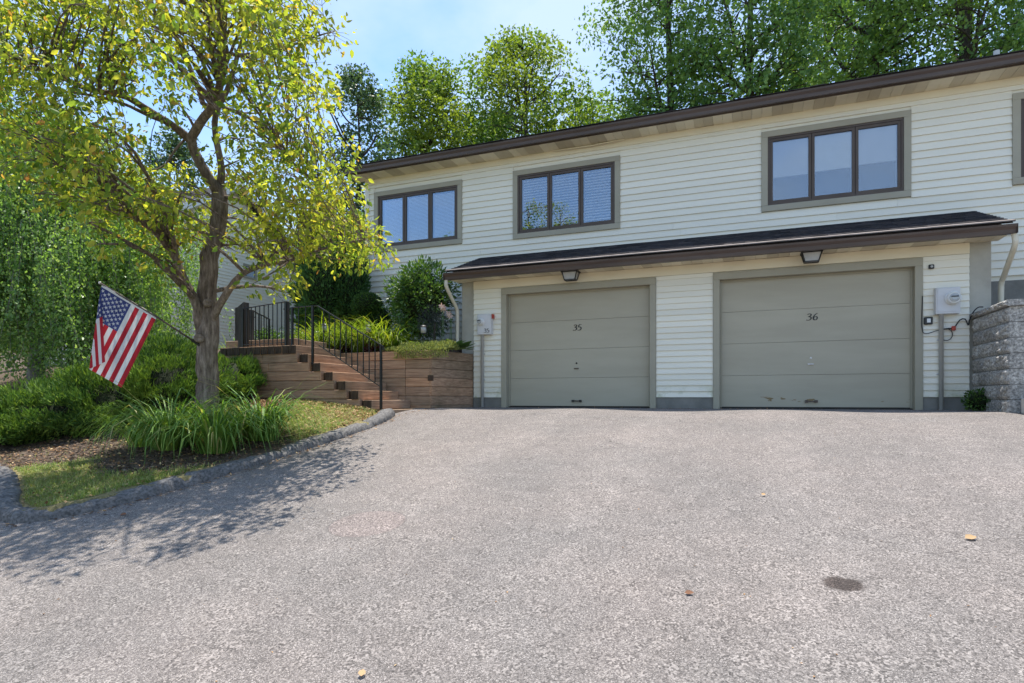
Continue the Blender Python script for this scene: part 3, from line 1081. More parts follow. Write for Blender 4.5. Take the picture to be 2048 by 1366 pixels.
def garage_door(span, num, handle_col):
    a, b_ = span
    yd = GAR + 0.105
    p = node_part('garage_door', house)
    ph = DH / 4
    for i in range(4):
        x = MB().box(a + 0.012, b_ - 0.012, yd, yd + 0.045, i * ph + (0.012 if i == 0 else 0.0015), (i + 1) * ph - 0.0015)
        x.build('door_panel', M['door'], p, bevel=0.002)
    MB().box(a + 0.012, b_ - 0.012, yd + 0.002, yd + 0.044, -0.02, 0.011).build('bottom_seal', M['rubber'], p)
    MB().box(a, b_, yd + 0.03, yd + 0.05, 0.0, DH).build('door_back', M['rubber'], p)
    for xx in (a + 0.001, b_ - 0.031):
        MB().box(xx, xx + 0.03, yd - 0.022, yd - 0.003, 0.0, DH - 0.03).build('door_stop', M['trim'], p)
    MB().box(a + 0.001, b_ - 0.001, yd - 0.022, yd - 0.003, DH - 0.029, DH).build('door_stop', M['trim'], p)
    cxm = (a + b_) / 2 + 0.0
    digits(num, cxm - 0.075, yd - 0.0005, 1.405, 0.105, p)
    # lift handle, lock and slide bolt
    h = MB()
    h.bar((cxm - 0.055, yd - 0.03, 0.105), (cxm + 0.055, yd - 0.03, 0.105), 0.018, 0.018)
    for s in (-1, 1):
        h.box(cxm + s * 0.07 - 0.022, cxm + s * 0.07 + 0.022, yd - 0.034, yd - 0.001, 0.085, 0.125)
    h.build('lift_handle', handle_col, p)
    MB().lathe([(0.016, 0), (0.016, 0.006), (0.008, 0.012)], (cxm - 0.005, yd - 0.001, 0.80), 12, 'y').build('lock', M['white'] if num == '36' else M['black'], p)
    g = MB(); g.box(cxm - 0.05, cxm + 0.035, yd - 0.012, yd - 0.001, 0.690, 0.712); g.bar((cxm - 0.01, yd - 0.03, 0.70), (cxm + 0.03, yd - 0.022, 0.702), 0.012, 0.012)
    g.build('latch', M['meter'] if num == '36' else M['sash'], p)
    # casing round the opening
    cw = 0.105
    for bx in ((a - cw, b_ + cw, DH + 0.0, DH + cw + 0.01), (a - cw, a - 0.001, -0.06, DH - 0.001), (b_ + 0.001, b_ + cw, -0.06, DH - 0.001)):
        MB().box(bx[0], bx[1], GAR - 0.040, GAR + 0.10, bx[2], bx[3]).build('casing_board', M['trim'], p, bevel=0.004)
    return p


garage_door(D35, '35', M['black'])
garage_door(D36, '36', M['gutter'])

GE = 10.20
x, k = -5.36, 0
rk = random.Random(5)
while x < 3.33:
    x1 = min(x + 0.163, 3.33)
    if x1 - x > 0.03:
        mb = MB(); mb.box(x + 0.002, x1, GE + 0.012, GAR + 0.04, 2.425 + rk.uniform(-0.002, 0.002), 2.44)
        mb.build('soffit_plank', M['soffit_dark'] if (k // 2) % 2 else M['soffit_light'], house)
    x += 0.165; k += 1
MB().box(-5.37, 3.34, GE - 0.012, GE + 0.011, 2.415, 2.55).build('fascia', M['gutter'], house)
gutter(-5.40, 3.37, GE - 0.014, 2.525)
gr = MB()
gr.add([(-5.37, 10.14, 2.548), (3.34, 10.14, 2.548), (3.34, 11.745, 3.155), (-5.37, 11.745, 3.155), (-5.37, 10.14, 2.562), (3.34, 10.14, 2.562), (3.34, 11.745, 3.169), (-5.37, 11.745, 3.169)],
       [(0, 3, 2, 1), (4, 5, 6, 7), (0, 1, 5, 4), (1, 2, 6, 5), (2, 3, 7, 6), (3, 0, 4, 7)])
gro = gr.build('garage_roof', M['shingle'], house)
shingles(-5.39, 3.36, 10.12, 2.560, 11.735, 3.172, 12, 0.17, 'shingle_courses', gro)
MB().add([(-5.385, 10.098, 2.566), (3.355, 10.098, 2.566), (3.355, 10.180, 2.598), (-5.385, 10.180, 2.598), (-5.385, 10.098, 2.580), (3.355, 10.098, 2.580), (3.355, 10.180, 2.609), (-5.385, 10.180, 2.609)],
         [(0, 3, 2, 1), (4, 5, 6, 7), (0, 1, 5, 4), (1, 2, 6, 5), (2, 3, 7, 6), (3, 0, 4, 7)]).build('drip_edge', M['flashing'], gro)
for xs in (-5.27, 3.23):
    c = MB()
    c.add([(xs - 0.015, 10.25, 2.45), (xs - 0.015, 11.74, 2.45), (xs - 0.015, 11.74, 3.14), (xs - 0.015, 10.25, 2.57), (xs + 0.015, 10.25, 2.45), (xs + 0.015, 11.74, 2.45), (xs + 0.015, 11.74, 3.14), (xs + 0.015, 10.25, 2.57)],
          [(0, 1, 2, 3), (7, 6, 5, 4), (0, 4, 5, 1), (1, 5, 6, 2), (2, 6, 7, 3), (3, 7, 4, 0)])
    c.build('cheek_board', M['siding'], house)


def spout(pts):
    P = catmull(np.array(pts), 0.03)
    b = MB()
    b.tube(P, 0.036, 8)
    return b.build('downspout', M['pipe'], house, smooth=True)


spout([(-5.37, 10.15, 2.44), (-5.375, 10.15, 2.36), (-5.375, 10.17, 2.27), (-5.36, 10.42, 2.03), (-5.35, 10.52, 1.93), (-5.345, 10.56, 1.80), (-5.345, 10.56, 1.2)])
spout([(3.35, 10.16, 2.44), (3.37, 10.17, 2.34), (3.38, 10.22, 2.24), (3.42, 10.72, 1.92), (3.42, 10.80, 1.84), (3.42, 10.82, 1.72), (3.42, 10.82, 1.25)])

# ------------------------------------------------------------------ fixtures on the garage wing
def soffit_lantern(x, label):
    y, z = 10.36, 2.424
    t = thing('soffit_lantern', (x, y, z), label, 'lamp', 'lanterns under the garage eave')
    s = 0.135
    MB().box(x - s - 0.02, x + s + 0.02, y - 0.10, y + 0.12, z - 0.022, z - 0.001).build('canopy_plate', M['black'], t, bevel=0.004)
    b = MB()
    top = [(x - s, y - 0.085, z - 0.024), (x + s, y - 0.085, z - 0.024), (x + s, y + 0.10, z - 0.024), (x - s, y + 0.10, z - 0.024)]
    bot = [(x - s * 0.72, y - 0.06, z - 0.155), (x + s * 0.72, y - 0.06, z - 0.155), (x + s * 0.72, y + 0.075, z - 0.155), (x - s * 0.72, y + 0.075, z - 0.155)]
    for i in range(4):
        b.bar(top[i], bot[i], 0.014, 0.014)
        b.bar(bot[i], bot[(i + 1) % 4], 0.016, 0.014)
    b.build('cage', M['black'], t)
    k = 0.94
    g = MB()
    tp = [(x + (q[0] - x) * k, y + (q[1] - y) * k, q[2]) for q in top]
    bt = [(x + (q[0] - x) * k, y + (q[1] - y) * k, q[2] + 0.008) for q in bot]
    g.add(tp + bt, [(0, 1, 5, 4), (1, 2, 6, 5), (2, 3, 7, 6), (3, 0, 4, 7), (4, 5, 6, 7)])
    g.build('glass_shade', M['frost'], t)
    return t


M['frost'] = pm('seeded_glass', (0.33, 0.34, 0.34), (0.42, 0.43, 0.43), 8, 0.15, 0.2, 40, 0.003, spec=0.8)
soffit_lantern(float(on_y(1141, 560, 10.36)[0]), 'black lantern under the eave above the left garage door')
soffit_lantern(float(on_y(1623, 522, 10.36)[0]), 'black lantern under the eave above the right garage door')


def electric_meter(x0, x1, z0, z1, dial, dr, label, num=None, pipe_dx=0.0):
    t = thing('electric_meter', ((x0 + x1) / 2, GAR - 0.03, -0.02), label, 'meter', 'electric meters on the garage wall')
    yb = GAR - 0.14
    MB().box(x0, x1, yb, GAR - 0.022, z0, z1).build('meter_box', M['meter'], t, bevel=0.006)
    MB().box(x0 + 0.02, x1 - 0.02, yb - 0.006, yb - 0.001, z0 + 0.03, z1 - 0.02).build('cover', M['meter'], t, bevel=0.003)
    c = (dial[0], yb - 0.007, dial[1])
    MB().lathe([(dr * 1.12, 0), (dr * 1.12, 0.02), (dr, 0.03), (dr, 0.075), (dr * 0.86, 0.09), (dr * 0.84, 0.085)], c, 24, 'y').build('dial_ring', M['white'], t, smooth=False)
    MB().lathe([(dr * 0.72, 0.0), (dr * 0.70, 0.012), (dr * 0.4, 0.02)], (c[0], c[1] - 0.086, c[2]), 20, 'y').build('dial_glass', M['frost'], t)
    MB().box(c[0] - dr * 0.5, c[0] + dr * 0.5, c[1] - 0.112, c[1] - 0.108, c[2] + 0.006, c[2] + 0.022).build('register_plate', M['black'], t)
    xp = x0 + (x1 - x0) * 0.27 + pipe_dx
    MB().lathe([(0.03, 0), (0.03, z0 + 0.04), (0.034, z0 + 0.04), (0.034, z0 + 0.055)], (xp, GAR - 0.075, -0.05), 14).build('conduit', M['conduit'], t, smooth=True)
    for zz in (0.5, 1.0):
        if zz < z0 - 0.1:
            MB().box(xp - 0.045, xp + 0.045, GAR - 0.045, GAR - 0.025, zz, zz + 0.02).build('pipe_strap', M['conduit'], t)
    if num:
        digits(num, x0 + (x1 - x0) * 0.5, yb - 0.0065, z0 + 0.035, 0.075, t, slant=0.0, wt=0.06)
    return t


electric_meter(-4.87, -4.585, 1.375, 1.765, (-4.785, 1.615), 0.062, 'pale meter box numbered 35 beside the left garage door', '35', 0.0)
MB().box(-4.583, -4.555, GAR - 0.10, GAR - 0.03, 1.68, 1.76).build('seal_tag', M['red'], bpy.data.objects['electric_meter'])
electric_meter(2.53, 2.83, 1.385, 1.77, (2.735, 1.605), 0.088, 'large grey meter box with round dial beside garage door 36')

sen = thing('motion_sensor', (2.50, GAR - 0.03, 2.07), 'small black sensor box high on the siding beside garage door 36', 'sensor')
MB().box(2.462, 2.532, GAR - 0.06, GAR - 0.024, 2.07, 2.135).build('housing', M['black'], sen, bevel=0.008)
MB().lathe([(0.018, 0), (0.018, 0.01), (0.010, 0.016)], (2.497, GAR - 0.061, 2.102), 12, 'y').build('lens', M['frost'], sen)
kp = thing('door_keypad', (2.46, GAR - 0.03, 1.245), 'square black wall switch with white centre under the meter', 'switch')
MB().box(2.405, 2.513, GAR - 0.055, GAR - 0.024, 1.25, 1.36).build('back_plate', M['black'], kp, bevel=0.006)
MB().box(2.438, 2.486, GAR - 0.062, GAR - 0.056, 1.275, 1.335).build('button', M['white'], kp, bevel=0.003)
cb = thing('loose_cable', (2.7, GAR - 0.03, 1.1), 'black cable coiled in a loop across the siding by the block wall', 'cable')
P = [on_y(1845, 592, GAR - 0.05), on_y(1844, 655, GAR - 0.05), on_y(1852, 667, GAR - 0.05), on_y(1875, 661, GAR - 0.05), on_y(1900, 657, GAR - 0.05)]
for k in range(14):
    a = math.radians(100 - 360 * k / 12)
    P.append(on_y(1892 + 13 * math.cos(a), 669 - 12 * math.sin(a), GAR - 0.05 - 0.002 * k))
MB().tube(catmull(P, 0.02), 0.006, 6).build('lead', M['cable'], cb)
P = [on_y(1896, 657, GAR - 0.06), on_y(1908, 655, GAR - 0.06), on_y(1920, 640, GAR - 0.06), on_y(1930, 638, GAR - 0.08), on_y(1935, 648, GAR - 0.08), on_y(1937, 650, GAR - 0.08), on_y(1939, 640, GAR - 0.08), on_y(1946, 625, GAR - 0.12), on_y(1956, 615, GAR - 0.12), on_y(1966, 614, GAR - 0.1)]
MB().tube(catmull(P, 0.02), 0.009, 6).build('lead', M['cable'], cb)
q = on_y(1907, 657, GAR - 0.06)
MB().box(q[0] - 0.025, q[0] + 0.025, GAR - 0.085, GAR - 0.045, q[2] - 0.03, q[2] + 0.035).build('tape_wrap', M['red'], cb, bevel=0.008)

# ------------------------------------------------------------------ block retaining wall on the right
RX, RY = 3.03, 9.30
bw = thing('block_retaining_wall', (RX, RY, -0.05), 'grey split-face block retaining wall turning the corner beside garage 36', 'wall')
bw['kind'] = 'thing'


def split_block(w, h, d, seed):
    """concrete block with a broken, uneven face towards -y; origin at its lower left back"""
    r = np.random.default_rng(seed)
    nx, nz = 11, 6
    vs, fs = [], []
    for j in range(nz):
        for i in range(nx):
            e = 0.0 if i in (0, nx - 1) or j in (0, nz - 1) else 1.0
            vs.append((w * i / (nx - 1), -d - e * (0.012 + abs(r.normal(0, 0.014))) , h * j / (nz - 1)))
    for j in range(nz - 1):
        for i in range(nx - 1):
            fs.append((j * nx + i, j * nx + i + 1, (j + 1) * nx + i + 1, (j + 1) * nx + i))
    n = len(vs)
    vs += [(0, 0, 0), (w, 0, 0), (w, 0, h), (0, 0, h)]
    A, B, C, D = 0, nx - 1, nz * nx - 1, (nz - 1) * nx
    fs += [(n, n + 1, B, A), (n + 1, n + 2, C, B), (n + 2, n + 3, D, C), (n + 3, n, A, D)]
    me = bpy.data.meshes.new('block')
    me.from_pydata(vs, [], fs)
    me.materials.append(M['block'])
    return me


BH = 0.196
full = [split_block(0.437, BH - 0.006, 0.24, s) for s in range(60, 66)]
half = [split_block(0.215, BH - 0.006, 0.24, s + 80) for s in range(3)]
caps = [split_block(0.437, 0.078, 0.30, s + 40) for s in range(4)]


def put_block(me, loc, rot, name='block'):
    o = bpy.data.objects.new(name, me)
    COL.objects.link(o)
    o.parent = bw
    o.location = Vector(loc) - wloc(bw)
    o.rotation_euler = (0, 0, rot)


nco = 7
for c in range(nco):
    zc = -0.06 + c * BH
    # side face towards the driveway (looks to -x), from the corner back to the garage
    y = RY + 0.003
    first = c % 2 == 0
    while y < GAR + 0.02:
        use = half if first else full
        ln = 0.215 if first else 0.437
        first = False
        if y + ln > GAR + 0.05:
            use, ln = half, 0.215
        put_block(random.choice(use), (RX + 0.24, y + ln, zc), -math.pi / 2)
        y += ln + 0.005
    # front face, looking to the camera
    x = RX + 0.243
    first = c % 2 == 1
    while x < 8.5:
        use, ln = (half, 0.215) if first else (full, 0.437)
        first = False
        put_block(random.choice(use), (x, RY + 0.24, zc), 0)
        x += ln + 0.005
zc = -0.06 + nco * BH
y = RY - 0.03
while y < GAR:
    put_block(random.choice(caps), (RX + 0.27, y + 0.437, zc), -math.pi / 2, 'capstone')
    y += 0.442
x = RX + 0.274
while x < 8.5:
    put_block(random.choice(caps), (x, RY + 0.27, zc), 0, 'capstone')
    x += 0.442
MB().box(RX + 0.26, 8.6, RY + 0.26, RY + 0.30, -0.1, zc + 0.05).build('backing', M['foundation'], bw)
MB().box(RX + 0.26, RX + 0.30, RY + 0.31, GAR + 0.02, -0.1, zc + 0.05).build('backing', M['foundation'], bw)

cs = thing('concrete_step', (3.7, 8.9, -0.02), 'pale concrete slab at the foot of the block wall', 'step')
cs['kind'] = 'thing'
MB().box(3.12, 5.2, 8.78, 9.24, -0.15, 0.155).build('slab', M['step_concrete'], cs, bevel=0.012)

# ------------------------------------------------------------------ timber steps and retaining walls
TH = 0.155


def timber(parent, x0, x1, y0, y1, z0, z1, along='x', name='timber'):
    b = MB(); b.box(x0 + 0.002, x1 - 0.002, y0 + 0.002, y1 - 0.002, z0 + 0.003, z1 - 0.003)
    return b.build(name, M['timber_x'] if along == 'x' else M['timber_y'], parent, bevel=0.007)


RUN, RISE = 0.258, 0.158
SX, SZ = -5.47, -0.03
SY0, SY1 = 8.24, 9.45
st = thing('timber_steps', (SX, 8.9, -0.15), 'flight of weathered brown timber steps climbing left from the driveway', 'steps')
st['kind'] = 'thing'
NST = 8
for i in range(NST):
    xt, zt = SX - RUN * i, SZ + RISE * i
    # riser timber across the flight and a tread board behind it
    timber(st, xt - 0.15, xt, SY0, SY1, zt - RISE, zt, 'y', 'riser_timber')
    timber(st, xt - RUN - 0.0, xt - 0.152, SY0 + 0.1, SY1, zt - RISE, zt - 0.004, 'y', 'tread_timber')
    # end grain of the cross timbers on the near side
    MB().box(xt - 0.146, xt - 0.006, SY0 - 0.004, SY0 + 0.004, zt - RISE + 0.008, zt - 0.008).build('end_grain', M['end_grain'], st)
    if i > 0:
        MB().box(xt - 0.30, xt - 0.156, SY0 + 0.085, SY0 + 0.098, zt - RISE + 0.008, zt - 0.012).build('end_grain', M['end_grain'], st)
zl = SZ + RISE * NST          # landing top
xl = SX - RUN * NST
for k in range(11):
    a = xl - 0.15 * k
    timber(st, a - 0.15, a, SY0 + 0.02 + random.uniform(0, 0.012), SY1, zl - 2 * RISE + 0.158, zl - RISE + 0.158 - 0.158, 'y', 'landing_timber') if False else None
for k in range(10):
    a = xl + 0.108 - 0.16 * k
    z1 = zl - RISE
    timber(st, a - 0.158, a, SY0 + random.uniform(0, 0.012), SY1, z1 - RISE, z1, 'y', 'landing_timber')
    MB().box(a - 0.15, a - 0.008, SY0 - 0.003, SY0 + 0.008, z1 - RISE + 0.012, z1 - 0.01).build('end_grain', M['end_grain'], st)
timber(st, xl - 1.7, xl - 0.05, SY0 + 0.32, SY0 + 0.47, zl - RISE, zl, 'x', 'kerb_timber')
timber(st, xl - 1.7, xl - 0.05, SY0 + 0.472, SY1, zl - RISE, zl - 0.006, 'x', 'kerb_timber')

nw = thing('timber_retaining_wall', (-7.8, 8.3, -0.2), 'low timber retaining wall behind the tree, left of the steps', 'wall', 'timber retaining walls')
nw['kind'] = 'thing'
ZT = 0.93
for c in range(7):
    z1 = ZT - c * RISE
    xr = -7.30 + RUN * c - 0.02 + 0.05
    lim = min(xr, -5.75)
    x = -10.4 + (c % 2) * 0.6
    while x < lim:
        e = min(x + (1.9 if c % 2 else 2.35), lim)
        if lim - e < 0.35: e = lim
        timber(nw, x, e, SY0 + 0.012 + random.uniform(-0.006, 0.006), SY0 + 0.17, z1 - RISE, z1)
        x = e
q = on_y(510, 734, SY0)
MB().box(q[0] - 0.06, q[0] + 0.06, SY0 - 0.02, SY0 + 0.014, q[2] - 0.06, q[2] + 0.06).build('deadman_end', M['end_grain'], nw)

rw = thing('timber_retaining_wall', (-5.6, 9.5, -0.2), 'tan timber wall of the raised flower bed between steps and garage', 'wall', 'timber retaining walls')
rw['kind'] = 'thing'
RT = 1.02
for c in range(7):
    z1 = RT - c * 0.165
    x = -7.40 + (c % 2) * 0.3
    while x < -5.29:
        e = min(x + (1.25 if c % 2 else 1.55), -5.29)
        if -5.29 - e < 0.3: e = -5.29
        timber(rw, x, e, SY1 + 0.005 + random.uniform(-0.006, 0.006), SY1 + 0.16, z1 - 0.165, z1)
        x = e
    # return running back to the garage pier
    b = MB()
    A, B = Vector((-5.285, SY1 + 0.01, 0)), Vector((-5.02, GAR + 0.02, 0))
    b.bar((A.x - 0.07, A.y, z1 - 0.0825), (B.x - 0.07, B.y, z1 - 0.0825), 0.14, 0.160)
    b.build('timber', M['timber_y'], rw, bevel=0.006)
q = on_y(861, 756, SY1)
MB().box(q[0] - 0.05, q[0] + 0.05, SY1 - 0.012, SY1 + 0.02, q[2] - 0.05, q[2] + 0.05).build('deadman_end', M['end_grain'], rw)

# ------------------------------------------------------------------ wrought-iron railings and wooden posts
RYN = SY0 + 0.06


def rail_bar(parent, pts, w=0.038, h=0.012, name='top_rail'):
    b = MB()
    for a, c in zip(pts[:-1], pts[1:]):
        b.bar(a, c, w, h)
    return b.build(name, M['iron'], parent)


def upright(parent, x, y, z0, z1, s, name):
    return MB().box(x - s / 2, x + s / 2, y - s / 2, y + s / 2, z0, z1).build(name, M['iron'], parent)


rl = thing('iron_railing', (-6.6, RYN, 0), 'black iron handrail sloping down the near side of the timber steps', 'railing', 'iron railings by the steps')
P0 = (-5.55, RYN, 1.0); P1 = (-6.87, RYN, 1.735); P2 = (-7.44, RYN, 1.735)
rail_bar(rl, [P0, P1, P2])
rail_bar(rl, [(-5.585, RYN, 0.335), (-6.83, RYN, 1.055)], 0.022, 0.012, 'bottom_rail')
MB().bar(P0, (-5.535, RYN, 0.93), 0.038, 0.012, up=(1, 0, 0)).build('scroll_end', M['iron'], rl)


def stair_z(x):
    i = math.floor((SX - x) / RUN)
    return SZ + RISE * max(0, min(i, NST - 1))


slope = (P1[2] - P0[2]) / (P0[0] - P1[0])
for x in (-5.59, -6.97, -7.41):
    zt = P0[2] + slope * (P0[0] - x) if x > P1[0] else P1[2]
    upright(rl, x, RYN, stair_z(x) - 0.03, zt, 0.034, 'post')
for k in range(1, 11):
    x = -5.59 - k * (1.26 / 11)
    zt = P0[2] + slope * (P0[0] - x)
    upright(rl, x, RYN, 0.335 + (x + 5.585) / (-1.245) * 0.72, zt, 0.013, 'baluster')
for x in (-7.12, -7.27):
    upright(rl, x, RYN, zl - RISE, P1[2], 0.013, 'baluster')

r2 = thing('iron_railing', (-8.1, SY0 + 0.4, 1.0), 'black iron guard rail along the landing above the timber wall', 'railing', 'iron railings by the steps')
a, b_ = np.array((-7.62, SY0 + 0.14, 1.86)), np.array((-8.62, SY0 + 0.14, 1.79))
rail_bar(r2, [a, b_])
rail_bar(r2, [a - (0, 0, 0.72), b_ - (0, 0, 0.66)], 0.022, 0.012, 'bottom_rail')
for k in range(0, 11):
    p = a + (b_ - a) * (k / 10)
    upright(r2, p[0], p[1], (zl - RISE - 0.04 if k in (0, 10) else 1.10), p[2], 0.034 if k in (0, 10) else 0.013, 'post' if k in (0, 10) else 'baluster')
r3 = thing('iron_railing', (-9.2, 9.6, 1.1), 'short black railing at the back of the landing, sloping away', 'railing', 'iron railings by the steps')
a, b_ = on_y(506, 622, 9.75), on_y(538, 638, 10.6)
rail_bar(r3, [a, b_])
for k in range(0, 7):
    p = a + (b_ - a) * (k / 6)
    upright(r3, p[0], p[1], 1.0, p[2], 0.034 if k in (0, 6) else 0.013, 'post' if k in (0, 6) else 'baluster')


def wood_post(x, y, z0, z1, w, label, slant=0.05):
    t = thing('wooden_post', (x, y, z0), label, 'post', 'wooden posts by the landing')
    h = w / 2
    b = MB()
    b.add([(x - h, y - h, z0), (x + h, y - h, z0), (x + h, y + h, z0), (x - h, y + h, z0), (x - h, y - h, z1 - slant), (x + h, y - h, z1), (x + h, y + h, z1), (x - h, y + h, z1 - slant)],
          [(0, 3, 2, 1), (4, 5, 6, 7), (0, 1, 5, 4), (1, 2, 6, 5), (2, 3, 7, 6), (3, 0, 4, 7)])
    b.build('shaft', M['old_post'], t, bevel=0.006)
    MB().box(x - h - 0.006, x + h + 0.006, y - h - 0.006, y + h + 0.006, z1 - 0.15, z1 - 0.13).build('band', M['old_post'], t)


q = on_y(487, 605, 8.5); wood_post(q[0], 8.5, 0.9, q[2], 0.14, 'thick dark wooden post beside the tree at the left end of the railing', 0.08)
q = on_y(479, 614, 8.9); wood_post(q[0], 8.9, 0.9, q[2], 0.12, 'thin dark wooden post partly hidden behind the thick railing post', 0.02)
q = on_y(501, 620, 9.1); wood_post(q[0], 9.1, 0.9, q[2], 0.10, 'dark wooden post just behind the guard rail balusters', 0.0)
q = on_y(574, 603, 8.5); wood_post(q[0], 8.5, 0.95, q[2], 0.07, 'slim dark post where the guard rail meets the stair rail', 0.02)

# ------------------------------------------------------------------ foliage tools
def unit(a):
    return a / (np.linalg.norm(a, axis=-1, keepdims=True) + 1e-9)


LEAF6 = (np.array([(0, 0, 0), (0.28, 0.40, 0.07), (0.62, 0.36, 0.05), (1, 0, -0.06), (0.62, -0.36, 0.05), (0.28, -0.40, 0.07)]), np.array([(0, 1, 2, 3), (0, 3, 4, 5)]))
KITE = (np.array([(0, 0, 0), (0.45, 0.5, 0.06), (1, 0, -0.05), (0.45, -0.5, 0.06)]), np.array([(0, 1, 2), (0, 2, 3)]))


def leaf_arrays(P, axis, nrm, L_, W_, tpl=KITE):
    axis = unit(axis)
    side = unit(np.cross(nrm, axis))
    up = np.cross(axis, side)
    T, Fc = tpl
    L_ = np.asarray(L_)[:, None, None] if hasattr(L_, '__len__') else L_
    W_ = np.asarray(W_)[:, None, None] if hasattr(W_, '__len__') else W_
    V_ = P[:, None, :] + axis[:, None, :] * T[None, :, 0:1] * L_ + side[:, None, :] * T[None, :, 1:2] * W_ + up[:, None, :] * T[None, :, 2:3] * L_
    n, k = len(P), len(T)
    F_ = Fc[None] + (np.arange(n) * k)[:, None, None]
    return V_.reshape(-1, 3), F_.reshape(-1, Fc.shape[1])


def rand_dirs(n, rng):
    return unit(rng.normal(0, 1, (n, 3)))


def blob_pts(n, rng, shell=0.0):
    """points in the unit ball, pushed towards the surface by shell"""
    r = rng.random(n) ** (1 / 3.0)
    r = r * (1 - shell) + shell * (0.75 + 0.25 * rng.random(n))
    return rand_dirs(n, rng) * r[:, None]


def merge(arrs):
    Vs, Fs, o = [], [], 0
    for v, f in arrs:
        Vs.append(v); Fs.append(f + o); o += len(v)
    return np.concatenate(Vs), np.concatenate(Fs)


def blades(base, dirh, L_, W_, arch, rng, seg=4, lift=1.0):
    """strap leaves that rise and arch over; base (n,3), dirh unit horizontal (n,3)"""
    n = len(base)
    s = np.linspace(0, 1, seg + 1)
    side = np.stack([-dirh[:, 1], dirh[:, 0], np.zeros(n)], 1)
    th0 = np.clip(rng.normal(1.30, 0.10, n), 0.9, 1.5) * lift
    bend = arch
    pts = np.zeros((n, seg + 1, 3)); pts[:, 0] = base
    for i in range(seg):
        a = th0 - bend * (s[i] + 0.5 / seg) ** 1.3
        step = L_ / seg
        pts[:, i + 1] = pts[:, i] + (dirh * np.cos(a)[:, None] + np.array((0, 0, 1.0)) * np.sin(a)[:, None]) * step[:, None]
    w = np.array([0.7, 1.0, 0.9, 0.6, 0.08]) if seg == 4 else np.interp(s, [0, 0.3, 1], [0.7, 1, 0.05])
    A = pts + side[:, None, :] * (W_[:, None] * w[None])[:, :, None] * 0.5
    B = pts - side[:, None, :] * (W_[:, None] * w[None])[:, :, None] * 0.5
    V_ = np.stack([A, B], 2).reshape(n, -1, 3)
    k = 2 * (seg + 1)
    f = np.array([(2 * i, 2 * i + 1, 2 * i + 3, 2 * i + 2) for i in range(seg)])
    F_ = f[None] + (np.arange(n) * k)[:, None, None]
    return V_.reshape(-1, 3), F_.reshape(-1, 4)


def tubes(lst, n=6):
    b = MB()
    for pts, rad in lst:
        b.tube(pts, rad, n, cap=False)
    return b


def jitter_line(P, step, amp, rng):
    Q = catmull(P, step)
    k = rng.normal(0, amp, Q.shape)
    k[0] = 0
    k = (k + np.roll(k, 1, 0) + np.roll(k, -1, 0)) / 3
    return Q + k


def link_curve(a, c, rng, sag=0.12, n=5):
    d = c - a
    ln = np.linalg.norm(d)
    mid = a + d * 0.5 + rng.normal(0, 0.08, 3) * ln + np.array((0, 0, sag)) * ln
    t = np.linspace(0, 1, n)[:, None]
    return (1 - t) ** 2 * a + 2 * t * (1 - t) * mid + t * t * c


def tree(name, label, base, limbs, clumps, mat_leaf, mat_bark, leaf, seed, tpl=KITE, per=60, wood_n=7, droop=0.3, cat='tree', group=None, twig=True, size_jit=0.3, flat=0.75, aspect=0.55):
    """limbs: (points, r0, r1); clumps: array of x, y, z, radius. Every clump is tied to the nearest wood by a bough"""
    rng = np.random.default_rng(seed)
    t = thing(name, base, label, cat, group)
    wood, nodes, nrad = [], [], []
    for P, r0, r1 in limbs:
        Q = jitter_line(np.array(P, dtype=float), max(0.12, np.linalg.norm(np.array(P[-1]) - np.array(P[0])) / 26), r1 * 0.35, rng)
        r = r0 + (r1 - r0) * np.linspace(0, 1, len(Q)) ** 0.9
        r = r * (1 + rng.normal(0, 0.035, len(Q)))
        wood.append((Q, r))
        nodes.append(Q); nrad.append(r)
    nodes = np.vstack(nodes); nrad = np.concatenate(nrad)
    arrs, tw = [], []
    for cl in clumps:
        c, R = np.array(cl[:3]), cl[3]
        d = np.linalg.norm(nodes - c, axis=1) + 0.7 * np.clip(nodes[:, 2] - c[2] + 0.2, 0, None)
        i = int(np.argmin(d))
        cur = link_curve(nodes[i], c, rng)
        r0 = min(nrad[i] * 0.6, 0.012 + 0.018 * d[i])
        wood.append((cur, np.linspace(r0, max(r0 * 0.3, 0.003), len(cur))))
        if twig:
            ntw = 3
            e = c + rand_dirs(ntw, rng) * R * np.array((1, 1, flat)) * rng.uniform(0.6, 1.0, (ntw, 1))
            for q in e:
                cu = link_curve(c if rng.random() < 0.5 else cur[-2], q, rng, 0.05, 4)
                tw.append((cu, np.linspace(max(r0 * 0.3, 0.003), 0.0015, 4)))
        n = max(4, int(per * rng.uniform(0.55, 1.45)))
        o = blob_pts(n, rng, 0.25) * R * np.array((1, 1, flat))
        P = c + o
        ax = unit(o) * 0.6 + rand_dirs(n, rng) * 0.8 + np.array((0, 0, -droop))
        nm = rand_dirs(n, rng) + np.array((0, 0, 0.7))
        L_ = leaf * np.clip(rng.normal(1, size_jit, n), 0.4, 1.8)
        arrs.append(leaf_arrays(P, ax, nm, L_, L_ * aspect, tpl))
    b = MB()
    for pts, r in wood:
        b.tube(pts, list(r), wood_n, cap=False)
    for pts, r in tw:
        b.tube(pts, list(r), 3, cap=False)
    b.build('trunk', mat_bark, t, smooth=True)
    Vv, Ff = merge(arrs)
    np_mesh('crown', Vv, Ff, mat_leaf, t)
    return t


# ------------------------------------------------------------------ the big tree on the bank
T0 = 8.0
base = at(415, 868, T0); base[2] = float(ground_z(base[0], base[1])) - 0.03


def px_line(pts, t0, t1):
    n = len(pts)
    return [at(p[0], p[1], t0 + (t1 - t0) * i / (n - 1)) for i, p in enumerate(pts)]


